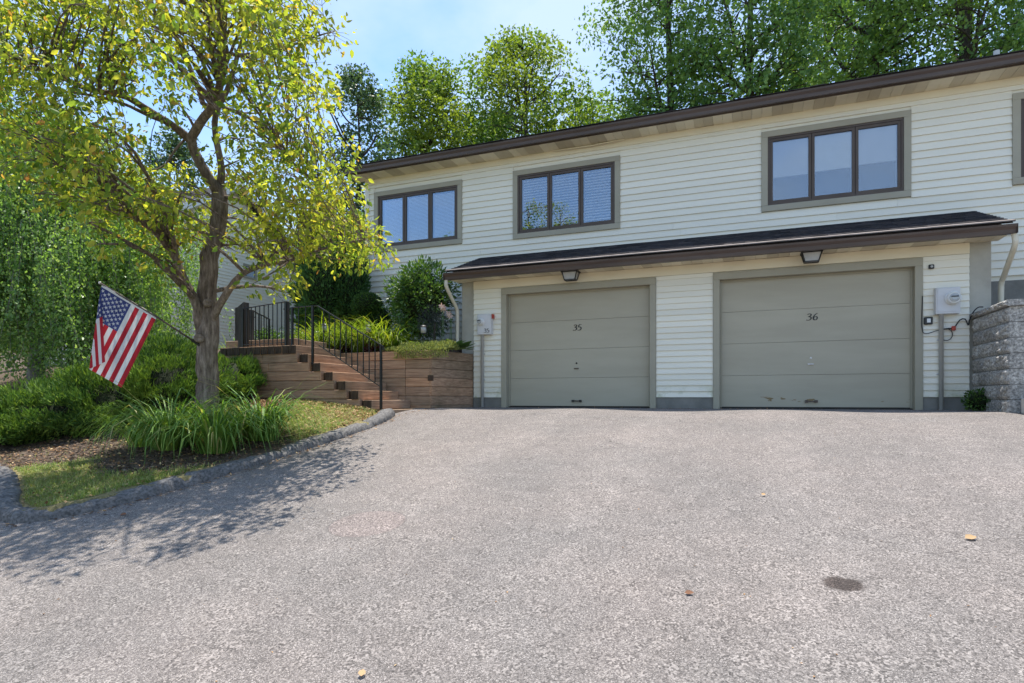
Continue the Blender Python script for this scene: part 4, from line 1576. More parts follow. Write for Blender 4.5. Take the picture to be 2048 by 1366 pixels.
S = T0 / FPX
fork = at(437, 384, T0)
limbs = []
tr = [tuple(base)] + px_line([(414, 840), (414, 780), (413, 700), (418, 640), (415, 583), (415, 547), (419, 512), (432, 476), (438, 440), (439, 410), (437, 380)], T0, T0)
limbs.append((tr, 0.160, 0.096))
limbs.append((px_line([(404, 668), (398, 640), (395, 612), (381, 583), (366, 552), (354, 524), (349, 500), (345, 478), (333, 447), (292, 447), (257, 423), (237, 399), (209, 368), (158, 328), (110, 300)], 7.97, 7.3), 0.074, 0.015))
limbs.append((px_line([(437, 384), (427, 368), (411, 344), (391, 308), (383, 281), (391, 261), (407, 237), (425, 213), (435, 186), (443, 150), (445, 111), (439, 67), (442, 20), (452, -60), (470, -150)], T0, 7.0), 0.074, 0.022))
limbs.append((px_line([(438, 388), (442, 360), (443, 336), (436, 300), (430, 265), (432, 225), (455, 180), (475, 110), (500, 30), (520, -60)], 8.05, 7.6), 0.054, 0.015))
limbs.append((px_line([(384, 284), (365, 266), (348, 253), (316, 233), (285, 213), (253, 194), (221, 186), (174, 178), (130, 158), (95, 146), (40, 118), (-20, 100), (-90, 90)], 7.95, 6.3), 0.058, 0.013))
limbs.append((px_line([(320, 240), (300, 232), (277, 221), (240, 205), (180, 190), (90, 180), (0, 180)], 7.6, 7.3), 0.026, 0.009))
limbs.append((px_line([(420, 218), (405, 205), (398, 180), (389, 158), (372, 115), (352, 75), (324, 51), (308, 20), (298, -20), (280, -90)], 7.9, 7.2), 0.038, 0.015))
limbs.append((px_line([(434, 90), (410, 75), (380, 65), (328, 61), (280, 40), (220, 20), (150, 0)], 7.6, 7.4), 0.029, 0.009))
limbs.append((px_line([(424, 640), (438, 612), (452, 588), (469, 564), (488, 545), (517, 533), (548, 526), (570, 524), (589, 518), (640, 500), (690, 486), (730, 480)], 7.95, 7.2), 0.054, 0.009))
limbs.append((px_line([(440, 396), (455, 395), (490, 403), (518, 413), (560, 405), (610, 400), (660, 410), (705, 430)], 8.0, 7.8), 0.032, 0.009))
limbs.append((px_line([(430, 205), (460, 220), (494, 233), (534, 261), (561, 296), (600, 340), (640, 370)], 8.0, 7.4), 0.029, 0.009))
limbs.append((px_line([(444, 112), (459, 107), (506, 115), (550, 100), (600, 85), (640, 70), (672, 62)], 7.6, 7.2), 0.029, 0.006))
limbs.append((px_line([(376, 272), (350, 300), (330, 330), (300, 340), (265, 320), (240, 330)], 7.95, 7.4), 0.018, 0.006))
limbs.append((px_line([(152, 170), (152, 130), (145, 80), (130, 20), (120, -60)], 7.2, 7.0), 0.019, 0.007))
limbs.append((px_line([(452, -60), (400, -120), (340, -180)], 7.9, 7.4), 0.026, 0.009))
limbs.append((px_line([(500, 30), (560, -30), (620, -60)], 8.6, 8.0), 0.019, 0.007))

# where leaves gather: px, py, depth spread about the trunk, radius in px, how many clumps
fol = [(40, 50, 85, 13), (130, 30, 85, 14), (230, 45, 80, 12), (320, 40, 70, 8), (30, 150, 80, 11), (110, 130, 80, 12), (200, 120, 70, 9), (255, 130, 55, 6), (90, 230, 85, 13), (180, 250, 75, 10),
       (60, 320, 75, 9), (150, 350, 80, 10), (220, 330, 55, 6), (240, 390, 60, 7), (300, 410, 60, 7), (350, 430, 45, 5), (345, 385, 45, 5), (290, 470, 50, 5), (200, 440, 60, 4),
       (380, 40, 60, 6), (360, 130, 50, 5), (345, 180, 40, 3), (420, 20, 70, 8), (480, 40, 70, 8), (545, 35, 60, 7), (590, 60, 50, 5), (560, 110, 60, 7), (600, 130, 40, 3), (500, 130, 60, 6), (535, 190, 60, 7), (470, 210, 50, 4),
       (585, 235, 40, 3), (520, 260, 55, 5), (575, 300, 60, 7), (640, 300, 45, 4), (500, 320, 60, 6), (560, 370, 65, 8), (625, 365, 60, 8), (670, 400, 50, 6), (700, 445, 50, 6), (640, 450, 60, 8),
       (590, 445, 60, 7), (520, 420, 60, 7), (470, 370, 55, 5), (460, 450, 50, 5), (530, 480, 50, 4), (600, 500, 50, 4), (670, 495, 50, 5), (720, 495, 40, 4), (480, 495, 40, 2), (500, 560, 30, 1), (560, 560, 32, 2),
       (380, 470, 45, 4), (310, 520, 35, 2), (620, 20, 40, 2), (650, 45, 28, 2), (672, 72, 16, 1), (640, 165, 32, 2), (648, 210, 22, 1), (735, 470, 22, 2), (755, 500, 16, 2),
       (100, -70, 100, 9), (220, -80, 100, 9), (340, -90, 100, 10), (460, -90, 100, 10), (560, -50, 80, 6), (300, -190, 100, 7), (430, -200, 110, 8), (0, 20, 80, 6), (-50, 110, 90, 6), (-40, 230, 80, 5)]
_trk = np.array([(414, 800), (413, 700), (415, 583), (419, 512), (432, 476), (438, 430), (437, 380), (411, 344), (391, 308), (383, 281), (400, 250), (425, 213)], dtype=float)
_trk = catmull(_trk, 12)


def TRK(x, y):
    return float(np.min(np.hypot(_trk[:, 0] - x, _trk[:, 1] - y)))


rng = np.random.default_rng(5)
cl = []
for px, py, r, n in fol:
    for _ in range(int(round(n * 1.3))):
        a, rr = rng.random() * 2 * math.pi, math.sqrt(rng.random()) * r
        dist = math.hypot(px - 420, min(py, 300) - 250)
        spread = max(0.35, 1.75 - dist / 400)
        t_ = T0 - (1.35 if py < 300 else 1.05 if py < 420 else 0.55) + np.clip(rng.normal(0, 0.62), -1.3, 1.15) * spread
        qx, qy = px + rr * math.cos(a), py + rr * math.sin(a)
        if qy > 200 and t_ < T0 and TRK(qx, qy) < 42:
            t_ = T0 + rng.uniform(0.4, 1.0)
        p = at(qx, qy, t_)
        cl.append((p[0], p[1], p[2], rng.uniform(0.16, 0.34)))
M['leaf_main'] = leaf_mat('yellowing_leaf', [(0.0, (0.086, 0.165, 0.036)), (0.40, (0.151, 0.244, 0.053)), (0.68, (0.254, 0.324, 0.060)), (0.90, (0.399, 0.423, 0.080)), (0.965, (0.410, 0.317, 0.090)), (1.0, (0.363, 0.171, 0.090))],
                          0.58, (0.37, 0.37, 0.060), 0.55, 0.5, (1.9, 1.75, 0.6))
big = tree('shade_tree', 'large forked tree with yellowing leaves on the bank, flag mounted on its trunk', base, limbs, cl, M['leaf_main'], M['bark'], 0.064, 21, LEAF6, per=46, wood_n=10, droop=0.55, size_jit=0.36, aspect=0.58)
# pruned-branch scars on the trunk
for q, r in ((at(398, 676, T0 - 0.19), 0.055), (at(415, 606, T0 - 0.17), 0.05)):
    d = -ray(405, 690); d = d / np.linalg.norm(d)
    P = [q + d * -0.05, q + d * 0.02, q + d * 0.045, q + d * 0.04]
    MB().tube(P, [r * 1.15, r * 1.1, r * 0.8, r * 0.55], 14).build('branch_scar', M['bark'], big, smooth=True)

# ------------------------------------------------------------------ weeping birch on the left
M['leaf_birch'] = leaf_mat('small_birch_leaf', [(0.0, (0.088, 0.191, 0.065)), (0.5, (0.177, 0.318, 0.099)), (0.9, (0.325, 0.471, 0.158)), (1.0, (0.499, 0.586, 0.249))], 0.52, (0.235, 0.377, 0.070), 0.5, 0.4, (1.3, 1.3, 0.6), 0.5)


def weeping(name, label, px, py_base, t_, specs, seed, dens):
    rng = np.random.default_rng(seed)
    b0 = at(px, py_base, t_)
    b0[2] = float(ground_z(b0[0], b0[1])) - 0.05
    t = thing(name, b0, label, 'tree', 'weeping trees on the left')
    wood = MB()
    top = at(px + 10, specs[0][1], t_)
    trunk = jitter_line(np.array([b0, b0 + (top - b0) * 0.4 + (0.1, 0, 0), b0 + (top - b0) * 0.75 + (-0.1, 0, 0), top]), 0.3, 0.02, rng)
    wood.tube(trunk, list(np.linspace(0.17, 0.03, len(trunk))), 8, cap=False)
    arrs = []
    for (x, y, dt, hang, ns) in specs:
        s = at(x, y, t_ + dt)
        root = trunk[int(len(trunk) * rng.uniform(0.5, 0.95)) - 1]
        cur = link_curve(root, s, rng, 0.25, 8)
        wood.tube(cur, list(np.linspace(0.035, 0.012, 8)), 5, cap=False)
        for _ in range(ns):
            o = s + rng.normal(0, 1, 3) * (0.55, 0.55, 0.25)
            L_ = hang * rng.uniform(0.55, 1.15)
            n = 6
            zz = np.linspace(0, 1, n)
            drift = rng.normal(0, 0.12, 2)
            P = np.stack([o[0] + drift[0] * zz * L_, o[1] + drift[1] * zz * L_, o[2] - zz * L_ + 0.1 * np.sin(zz * 3)], 1)
            wood.tube(P, list(np.linspace(0.006, 0.002, n)), 3, cap=False)
            m = max(6, int(L_ * dens))
            f = rng.random(m)
            Q = np.stack([np.interp(f, zz, P[:, k]) for k in range(3)], 1) + rng.normal(0, 0.07, (m, 3))
            ax = rand_dirs(m, rng) * 0.7 + np.array((0, 0, -0.7))
            l_ = 0.056 * np.clip(rng.normal(1, 0.3, m), 0.5, 1.8)
            arrs.append(leaf_arrays(Q, ax, rand_dirs(m, rng), l_, l_ * 0.6, KITE))
    wood.build('trunk', M['bark_birch'], t, smooth=True)
    Vv, Ff = merge(arrs)
    np_mesh('crown', Vv, Ff, M['leaf_birch'], t)
    return t


sp = []
r_ = np.random.default_rng(9)
for k in range(150):
    x = r_.uniform(-120, 300)
    y = 225 + max(0, x - 60) * 0.75 + r_.uniform(-10, 290)
    sp.append((x, y, r_.uniform(-1.3, 1.3), r_.uniform(1.6, 2.7) * (1.15 if x < 150 else 0.85), 9))
sp[0] = (60, 190, 0, 2.0, 9)
weeping('weeping_birch', 'weeping birch with small green leaves behind the junipers at left', 70, 740, 12.5, sp, 4, 92)

# ------------------------------------------------------------------ woodland behind the house
M['leaf_maple'] = leaf_mat('sunlit_maple', [(0.0, (0.060, 0.142, 0.034)), (0.5, (0.128, 0.235, 0.051)), (1.0, (0.239, 0.338, 0.070))], 0.48, (0.254, 0.299, 0.041), 0.35, 0.55, (1.4, 1.35, 0.5))
M['leaf_oak'] = leaf_mat('deep_oak', [(0.0, (0.055, 0.140, 0.046)), (0.5, (0.113, 0.229, 0.066)), (1.0, (0.216, 0.355, 0.092))], 0.38, (0.253, 0.381, 0.080), 0.3, 0.5, (1.35, 1.35, 0.55), 0.4)
M['leaf_dark'] = leaf_mat('blue_green_leaf', [(0.0, (0.035, 0.080, 0.046)), (0.5, (0.067, 0.131, 0.065)), (1.0, (0.134, 0.202, 0.080))], 0.35, (0.115, 0.173, 0.058), 0.4, 0.5, (1.3, 1.3, 0.7), 0.4)


def wood_tree(name, label, px, t_, ptop, halfw, mat, seed, n=70, leaf=0.17, per=90, r0=0.22, low=None, shape=1.0, trunks=1, lean=0.0, grp='trees on the hill behind the house', rad=(0.5, 1.0)):
    """a tree standing t_ metres off whose crown spans px +- halfw with its top at ptop"""
    rng = np.random.default_rng(seed)
    b0 = at(px, 797, t_)
    b0[2] = float(ground_z(b0[0], b0[1])) - 0.1
    top = at(px + lean, ptop, t_)
    R = 1.25 * halfw * t_ / FPX
    n = int(n * (2.0 if 'oak' in name else 2.5))
    H = top[2] - b0[2]
    lowz = b0[2] + H * (0.22 if low is None else low * 0.75)
    limbs = []
    for k in range(trunks):
        off = np.array((rng.uniform(-1, 1), rng.uniform(-1, 1), 0)) * (0.0 if trunks == 1 else 1.0)
        tp = top + off * R * 0.3 - np.array((0, 0, H * 0.05 * k))
        P = [b0 + off * 0.5, b0 + (tp - b0) * 0.35 + rng.normal(0, 0.12, 3), b0 + (tp - b0) * 0.7 + rng.normal(0, 0.2, 3), tp]
        limbs.append((P, r0, r0 * 0.15))
        for j in range(9):
            f = rng.uniform(0.32, 0.85)
            s = b0 + off * 0.5 + (tp - b0) * f
            a = rng.random() * 2 * math.pi
            e = s + np.array((math.cos(a), math.sin(a), 0)) * R * rng.uniform(0.45, 0.85) * (1.15 - f * 0.5) + np.array((0, 0, H * rng.uniform(0.06, 0.16)))
            limbs.append(([s, (s + e) / 2 + np.array((0, 0, -0.02 * H)), e], r0 * (1 - f) * 0.75 + 0.02, 0.025))
    cl = []
    while len(cl) < n:
        u = rng.random()
        z = lowz + (top[2] - lowz) * u
        prof = math.sqrt(max(0.02, 1 - ((u - 0.45) / 0.56) ** 2))
        rr = R * max(0.12, prof) * math.sqrt(rng.uniform(0.08, 1.0)) * rng.uniform(0.75, 1.12)
        a = rng.random() * 2 * math.pi
        cl.append((b0[0] + (top[0] - b0[0]) * u + rr * math.cos(a), b0[1] + (top[1] - b0[1]) * u + rr * math.sin(a) * 0.9, z, rng.uniform(*rad) * (R / 3.4) ** 0.5))
    return tree(name, label, b0, limbs, cl, mat, M['bark_far'], leaf, seed + 100, KITE, per=per, wood_n=6, droop=0.2, group=grp, twig=False, aspect=0.62)


wood_tree('dark_tree', 'sparse blue-green tree showing its trunk, left of the maples', 712, 24, 150, 72, M['leaf_dark'], 31, 70, 0.13, 62, 0.14, 0.30, rad=(0.35, 0.7))
wood_tree('maple_tree', 'rounded maple with twiggy top above the left end of the roof', 850, 28, 128, 92, M['leaf_maple'], 32, 95, 0.16, 80, 0.2, 0.3)
wood_tree('maple_tree', 'tallest bright maple standing above the middle of the roof', 1045, 29, 78, 118, M['leaf_maple'], 33, 120, 0.165, 80, 0.24, 0.3)
wood_tree('maple_tree', 'low pale maple filling the gap beside the oaks', 1185, 34, 205, 70, M['leaf_maple'], 34, 60, 0.17, 80, 0.18, 0.3)
wood_tree('oak_tree', 'big dark oak with a ragged left edge against the sky', 1335, 27, -300, 118, M['leaf_oak'], 35, 130, 0.17, 85, 0.26, 0.35)
wood_tree('oak_tree', 'oak with upright trunk behind the middle window', 1500, 25, -330, 120, M['leaf_oak'], 36, 120, 0.17, 85, 0.24, 0.35)
wood_tree('maple_tree', 'light green maple standing between two oaks', 1650, 33, -120, 110, M['leaf_maple'], 37, 100, 0.19, 80, 0.22, 0.3)
wood_tree('oak_tree', 'dense oak above the right-hand window', 1745, 26, -330, 130, M['leaf_oak'], 38, 125, 0.17, 85, 0.28, 0.36)
wood_tree('oak_tree', 'tall oak with two pale trunks above the right end of the roof', 1925, 24, -360, 135, M['leaf_oak'], 39, 115, 0.17, 80, 0.30, 0.40, trunks=2)
wood_tree('oak_tree', 'oak cut by the right edge of the picture', 2090, 25, -330, 130, M['leaf_oak'], 40, 100, 0.17, 80, 0.28, 0.35)
wood_tree('understory_tree', 'small leafy tree between the two houses', 640, 20, 420, 38, M['leaf_oak'], 41, 70, 0.12, 110, 0.12, 0.02, rad=(0.4, 0.8))
wood_tree('understory_tree', 'dark leafy tree behind the arborvitaes', 700, 19, 440, 60, M['leaf_oak'], 46, 60, 0.12, 110, 0.12, 0.02, rad=(0.4, 0.8))
wood_tree('understory_tree', 'low leafy tree past the neighbour corner', 560, 26, 480, 55, M['leaf_dark'], 47, 60, 0.14, 100, 0.12, 0.02, rad=(0.4, 0.8))
wood_tree('maple_tree', 'distant tree seen through the limbs of the shade tree', 345, 30, 270, 60, M['leaf_dark'], 42, 50, 0.16, 80, 0.16, 0.3)
wood_tree('maple_tree', 'leafy tree behind the weeping birch', 110, 24, 260, 150, M['leaf_maple'], 43, 110, 0.18, 80, 0.2, 0.15)
wood_tree('maple_tree', 'broad tree at the far left edge behind the birch', -90, 22, 240, 150, M['leaf_maple'], 44, 90, 0.18, 80, 0.2, 0.15)
wood_tree('oak_tree', 'dark tree low behind the maples', 960, 36, 225, 120, M['leaf_dark'], 45, 70, 0.2, 70, 0.2, 0.2)
# across the street, behind the camera: seen mirrored in the middle window
for i, (x, y, h, R) in enumerate(((-13.2, -12.5, 15.2, 2.2), (-9.4, -14.0, 13.0, 2.2), (-17.5, -11.0, 13.5, 2.6), (-5.0, -15.0, 12.2, 2.4))):
    rg = np.random.default_rng(70 + i)
    b0 = np.array((x, y, float(road_z(y)) - 0.1)); tp = b0 + (0, 0, h)
    lm = [([b0, b0 + (0.1, 0, h * 0.5), tp], 0.2, 0.03)]
    cc = []
    for _ in range(55):
        u = rg.random(); a = rg.random() * 6.28; rr = R * math.sqrt(rg.random()) * (1.05 - u * 0.75)
        cc.append((x + rr * math.cos(a), y + rr * math.sin(a), b0[2] + h * (0.3 + 0.7 * u), rg.uniform(0.4, 0.8)))
    tree('street_tree', ('tall tree mirrored in the left pane of the middle window', 'lower tree mirrored at the foot of the middle window', 'street tree behind the camera, farthest left', 'street tree behind the camera, farthest right')[i],
         b0, lm, cc, M['leaf_oak'], M['bark_far'], 0.17, 80 + i, KITE, per=60, wood_n=6, twig=False, group='street trees behind the camera')

# ------------------------------------------------------------------ neighbouring house on the left
NX = -16.0
nh = thing('neighbour_house', (NX - 4, 15, 1.0), 'pale clapboard house gable half hidden behind the shade tree', 'house')
M['nb_siding'] = pm('neighbour_siding', (0.78, 0.74, 0.61), (0.82, 0.78, 0.65), 1.5, 0.6, 0.1, 30, 0.002)
y0, y1 = float(on_x(300, 600, NX)[1]), float(on_x(590, 600, NX)[1])
ze = float(on_x(590, 523, NX)[2]); ym = (y0 + y1) / 2; zp = ze + (y1 - ym) * 0.62
mb = MB()
mb.add([(NX, y0, 0.5), (NX, y1, 0.5), (NX, y1, ze), (NX, ym, zp), (NX, y0, ze), (NX - 5, y0, 0.5), (NX - 5, y1, 0.5), (NX - 5, y1, ze), (NX - 5, ym, zp), (NX - 5, y0, ze)],
       [(0, 1, 2, 3, 4), (9, 8, 7, 6, 5), (0, 4, 9, 5), (1, 6, 7, 2), (0, 5, 6, 1)])
mb.build('wall', M['nb_siding'], nh)
b = MB()
z = 0.9
while z < zp - 0.1:
    if z < ze - 0.02:
        a, c = y0, y1
    else:
        f = (z + 0.11 - ze) / (zp - ze)
        a, c = y0 + (ym - y0) * f, y1 - (y1 - ym) * f
    if c - a > 0.1:
        b.add([(NX + 0.022, a, z), (NX + 0.022, c, z), (NX + 0.006, c, z + 0.112), (NX + 0.006, a, z + 0.112), (NX + 0.001, a, z), (NX + 0.001, c, z)], [(0, 1, 2, 3), (4, 5, 1, 0)])
    z += 0.11
tag(b.build('siding_courses', M['nb_siding'], nh), kind='stuff')
MB().box(NX - 0.02, NX + 0.035, y1 - 0.09, y1 + 0.02, 0.5, ze + 0.02).build('corner_board', M['white'], nh)
for s, (ya, yb) in ((1, (ym, y1 + 0.55)), (-1, (ym, y0 - 0.55))):
    zb = zp - abs(yb - ym) * 0.62
    b = MB()
    b.add([(NX + 0.4, ya, zp + 0.02), (NX + 0.4, yb, zb + 0.02), (NX - 5.4, yb, zb + 0.02), (NX - 5.4, ya, zp + 0.02), (NX + 0.4, ya, zp + 0.14), (NX + 0.4, yb, zb + 0.14), (NX - 5.4, yb, zb + 0.14), (NX - 5.4, ya, zp + 0.14)],
          [(0, 1, 2, 3), (4, 7, 6, 5), (0, 4, 5, 1), (1, 5, 6, 2), (2, 6, 7, 3)])
    b.build('roof', M['shingle'], nh)
    MB().bar((NX + 0.415, ya, zp + 0.02), (NX + 0.415, yb, zb + 0.02), 0.02, 0.2).build('rake_board', M['white'], nh)


def nb_window(pa, pb, name='window'):
    a, c = on_x(pa[0], pa[1], NX), on_x(pb[0], pb[1], NX)
    w = node_part(name, nh)
    ya, yb, zt, zb = min(a[1], c[1]), max(a[1], c[1]), max(a[2], c[2]), min(a[2], c[2])
    for bx in ((ya - 0.08, yb + 0.08, zt, zt + 0.08), (ya - 0.08, yb + 0.08, zb - 0.08, zb), (ya - 0.08, ya, zb, zt), (yb, yb + 0.08, zb, zt)):
        MB().box(NX + 0.024, NX + 0.05, bx[0], bx[1], bx[2] + 0.001, bx[3] - 0.001).build('casing_board', M['trim'], w)
    MB().box(NX + 0.024, NX + 0.03, ya + 0.001, yb - 0.001, zb + 0.001, zt - 0.001).build('pane', M['nb_glass'], w)


M['nb_glass'] = pm('dark_window', (0.05, 0.06, 0.07), (0.06, 0.07, 0.08), 1, 0.05, 0.0, spec=1.0)
nb_window((489, 532), (508, 556)); nb_window((262, 468), (281, 496))

ub = thing('utility_box', at(147, 700, 14), 'small grey box with pale lid glimpsed beside the flag, under the birch', 'utility box')
q = at(147, 672, 14)
MB().box(q[0] - 0.09, q[0] + 0.09, q[1] - 0.1, q[1] + 0.1, q[2] - 1.2, q[2] - 0.10).build('cabinet', M['old_post'], ub, bevel=0.01)
MB().box(q[0] - 0.11, q[0] + 0.11, q[1] - 0.12, q[1] + 0.12, q[2] - 0.098, q[2]).build('lid', M['meter'], ub, bevel=0.015)

# ------------------------------------------------------------------ shrubs
M['juniper'] = leaf_mat('juniper_needles', [(0.0, (0.036, 0.090, 0.025)), (0.45, (0.082, 0.172, 0.036)), (0.8, (0.154, 0.270, 0.050)), (1.0, (0.270, 0.368, 0.072))], 0.22, (0.198, 0.296, 0.050), 1.4, 0.6, (1.2, 1.2, 0.5))
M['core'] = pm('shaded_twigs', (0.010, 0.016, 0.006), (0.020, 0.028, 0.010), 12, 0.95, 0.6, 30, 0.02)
M['arbor'] = leaf_mat('arborvitae_sprays', [(0.0, (0.026, 0.070, 0.026)), (0.5, (0.051, 0.125, 0.038)), (1.0, (0.096, 0.192, 0.054))], 0.25, (0.080, 0.176, 0.042), 1.3, 0.6, (1.2, 1.2, 0.6))
M['box'] = leaf_mat('boxwood_leaf', [(0.0, (0.030, 0.075, 0.018)), (0.5, (0.057, 0.128, 0.027)), (1.0, (0.112, 0.195, 0.042))], 0.25, None, 1, 0.5)
M['holly'] = leaf_mat('glossy_shrub_leaf', [(0.0, (0.028, 0.078, 0.026)), (0.5, (0.066, 0.147, 0.036)), (0.9, (0.147, 0.256, 0.052)), (1.0, (0.248, 0.342, 0.082))], 0.28, (0.121, 0.216, 0.038), 1.1, 0.32, (1.3, 1.3, 0.5), 0.6)
M['greyleaf'] = leaf_mat('blue_grey_leaf', [(0.0, (0.045, 0.060, 0.058)), (1.0, (0.10, 0.12, 0.115))], 0.25, None, 1, 0.6, (1, 1, 1))
M['daylily'] = leaf_mat('daylily_strap', [(0.0, (0.109, 0.196, 0.021)), (0.6, (0.196, 0.282, 0.030)), (0.92, (0.276, 0.333, 0.046)), (1.0, (0.345, 0.287, 0.081))], 0.48, None, 1, 0.5, (1.4, 1.35, 0.5))
M['tallgrass'] = leaf_mat('ornamental_grass', [(0.0, (0.089, 0.194, 0.042)), (0.5, (0.168, 0.306, 0.062)), (0.88, (0.284, 0.407, 0.105)), (1.0, (0.461, 0.389, 0.189))], 0.40, None, 1, 0.5, (1.35, 1.3, 0.5))
M['lawn'] = leaf_mat('lawn_blade', [(0.0, (0.083, 0.183, 0.032)), (0.45, (0.167, 0.288, 0.049)), (0.75, (0.303, 0.366, 0.098)), (1.0, (0.546, 0.539, 0.232))], 0.35, (0.36, 0.34, 0.13), 0.9, 0.6, (1.2, 1.2, 0.6))
M['litter'] = leaf_mat('fallen_leaf_litter', [(0.0, (0.140, 0.077, 0.039)), (0.5, (0.308, 0.175, 0.084)), (0.85, (0.504, 0.308, 0.154)), (1.0, (0.644, 0.476, 0.252))], 0.15, None, 1, 0.8, (1, 1, 0.8))
M['chips'] = leaf_mat('mulch_chip', [(0.0, (0.035, 0.025, 0.019)), (0.6, (0.106, 0.075, 0.055)), (1.0, (0.250, 0.194, 0.150))], 0.0, None, 1, 0.95, (1, 1, 1))
M['purple'] = leaf_mat('purple_heuchera', [(0.0, (0.030, 0.012, 0.014)), (0.7, (0.085, 0.030, 0.034)), (1.0, (0.17, 0.09, 0.075))], 0.3, None, 1, 0.5, (1.3, 0.9, 0.8))
M['hosta'] = leaf_mat('hosta_leaf', [(0.0, (0.072, 0.150, 0.046)), (1.0, (0.130, 0.215, 0.072))], 0.3, None, 1, 0.5, (1.2, 1.2, 0.6))
M['sedum'] = leaf_mat('trailing_sedum', [(0.0, (0.13, 0.17, 0.050)), (0.6, (0.24, 0.28, 0.085)), (1.0, (0.36, 0.37, 0.15))], 0.35, None, 1, 0.6, (1.2, 1.2, 0.7))
M['petal'] = leaf_mat('pale_pink_petal', [(0.0, (0.60, 0.40, 0.34)), (1.0, (0.74, 0.60, 0.52))], 0.35, None, 1, 0.5, (1, 0.95, 0.9))


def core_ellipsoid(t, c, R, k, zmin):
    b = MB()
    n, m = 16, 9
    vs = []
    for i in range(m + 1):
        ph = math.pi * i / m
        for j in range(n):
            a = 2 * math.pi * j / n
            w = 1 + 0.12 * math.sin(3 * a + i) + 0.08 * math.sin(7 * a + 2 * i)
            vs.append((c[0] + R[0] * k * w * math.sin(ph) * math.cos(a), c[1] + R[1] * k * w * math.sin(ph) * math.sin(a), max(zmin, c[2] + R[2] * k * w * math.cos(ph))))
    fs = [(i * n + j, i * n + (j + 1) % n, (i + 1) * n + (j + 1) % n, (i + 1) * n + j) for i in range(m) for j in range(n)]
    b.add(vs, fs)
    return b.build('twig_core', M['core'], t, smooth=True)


def juniper(c, R, label, seed, n=1500):
    """spreading evergreen: lumps carried on arching boughs, each lump bristling with short needle sprays"""
    rng = np.random.default_rng(seed)
    gz = float(ground_z(c[0], c[1]))
    t = thing('juniper_shrub', (c[0], c[1], gz), label, 'shrub', 'spreading junipers on the bank')
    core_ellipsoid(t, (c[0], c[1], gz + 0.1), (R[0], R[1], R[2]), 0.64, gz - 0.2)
    arrs = []
    lumps = []
    nl = int(95 * R[0] * R[1] / 2.0) + 40
    for _ in range(nl):
        d = rand_dirs(1, rng)[0]; d[2] = abs(d[2]) * 0.9 - 0.08
        f = rng.uniform(0.80, 1.08)
        lumps.append((c[0] + d[0] * R[0] * f, c[1] + d[1] * R[1] * f, gz + 0.1 + d[2] * R[2] * f, d))
    for lx, ly, lz, d in lumps:
        m = max(95, n * 6 // nl + 90)
        rr = rng.uniform(0.13, 0.25)
        o = blob_pts(m, rng, 0.4) * rr * np.array((1.15, 1.15, 0.6))
        P = np.array((lx, ly, lz)) + o
        ax = unit(np.tile(d, (m, 1)) * 0.7 + rand_dirs(m, rng) * 0.55 + np.array((0, 0, 0.45)))
        l_ = rng.uniform(0.05, 0.125, m)
        arrs.append(leaf_arrays(P, ax, rand_dirs(m, rng), l_, l_ * 0.17, KITE))
    Vv, Ff = merge(arrs)
    np_mesh('foliage', Vv, Ff, M['juniper'], t)
    b = MB()
    for _ in range(7):
        a = rng.random() * 6.28
        e = np.array((c[0] + R[0] * 0.8 * math.cos(a), c[1] + R[1] * 0.8 * math.sin(a), gz + 0.3))
        b.tube(link_curve(np.array((c[0], c[1], gz - 0.02)), e, rng, 0.15, 6), list(np.linspace(0.03, 0.01, 6)), 5, cap=False)
    b.build('stems', M['bark_far'], t)


for (px, py, t_, R, lab, sd) in ((330, 760, 9.6, (1.0, 0.9, 1.25), 'tall green juniper mound directly behind the shade tree trunk', 1),
                                 (215, 800, 9.4, (1.05, 0.9, 0.95), 'wide green juniper mound behind the flag', 2),
                                 (95, 830, 9.2, (1.0, 0.9, 0.72), 'low green juniper mound left of the flag', 3),
                                 (-25, 850, 9.0, (1.0, 0.9, 0.55), 'lowest juniper mound at the left edge', 4),
                                 (455, 730, 10.6, (0.7, 0.6, 0.75), 'small rounded juniper right of the tree trunk, by the wooden posts', 5)):
    p = at(px, py, t_)
    juniper(p, R, lab, sd)


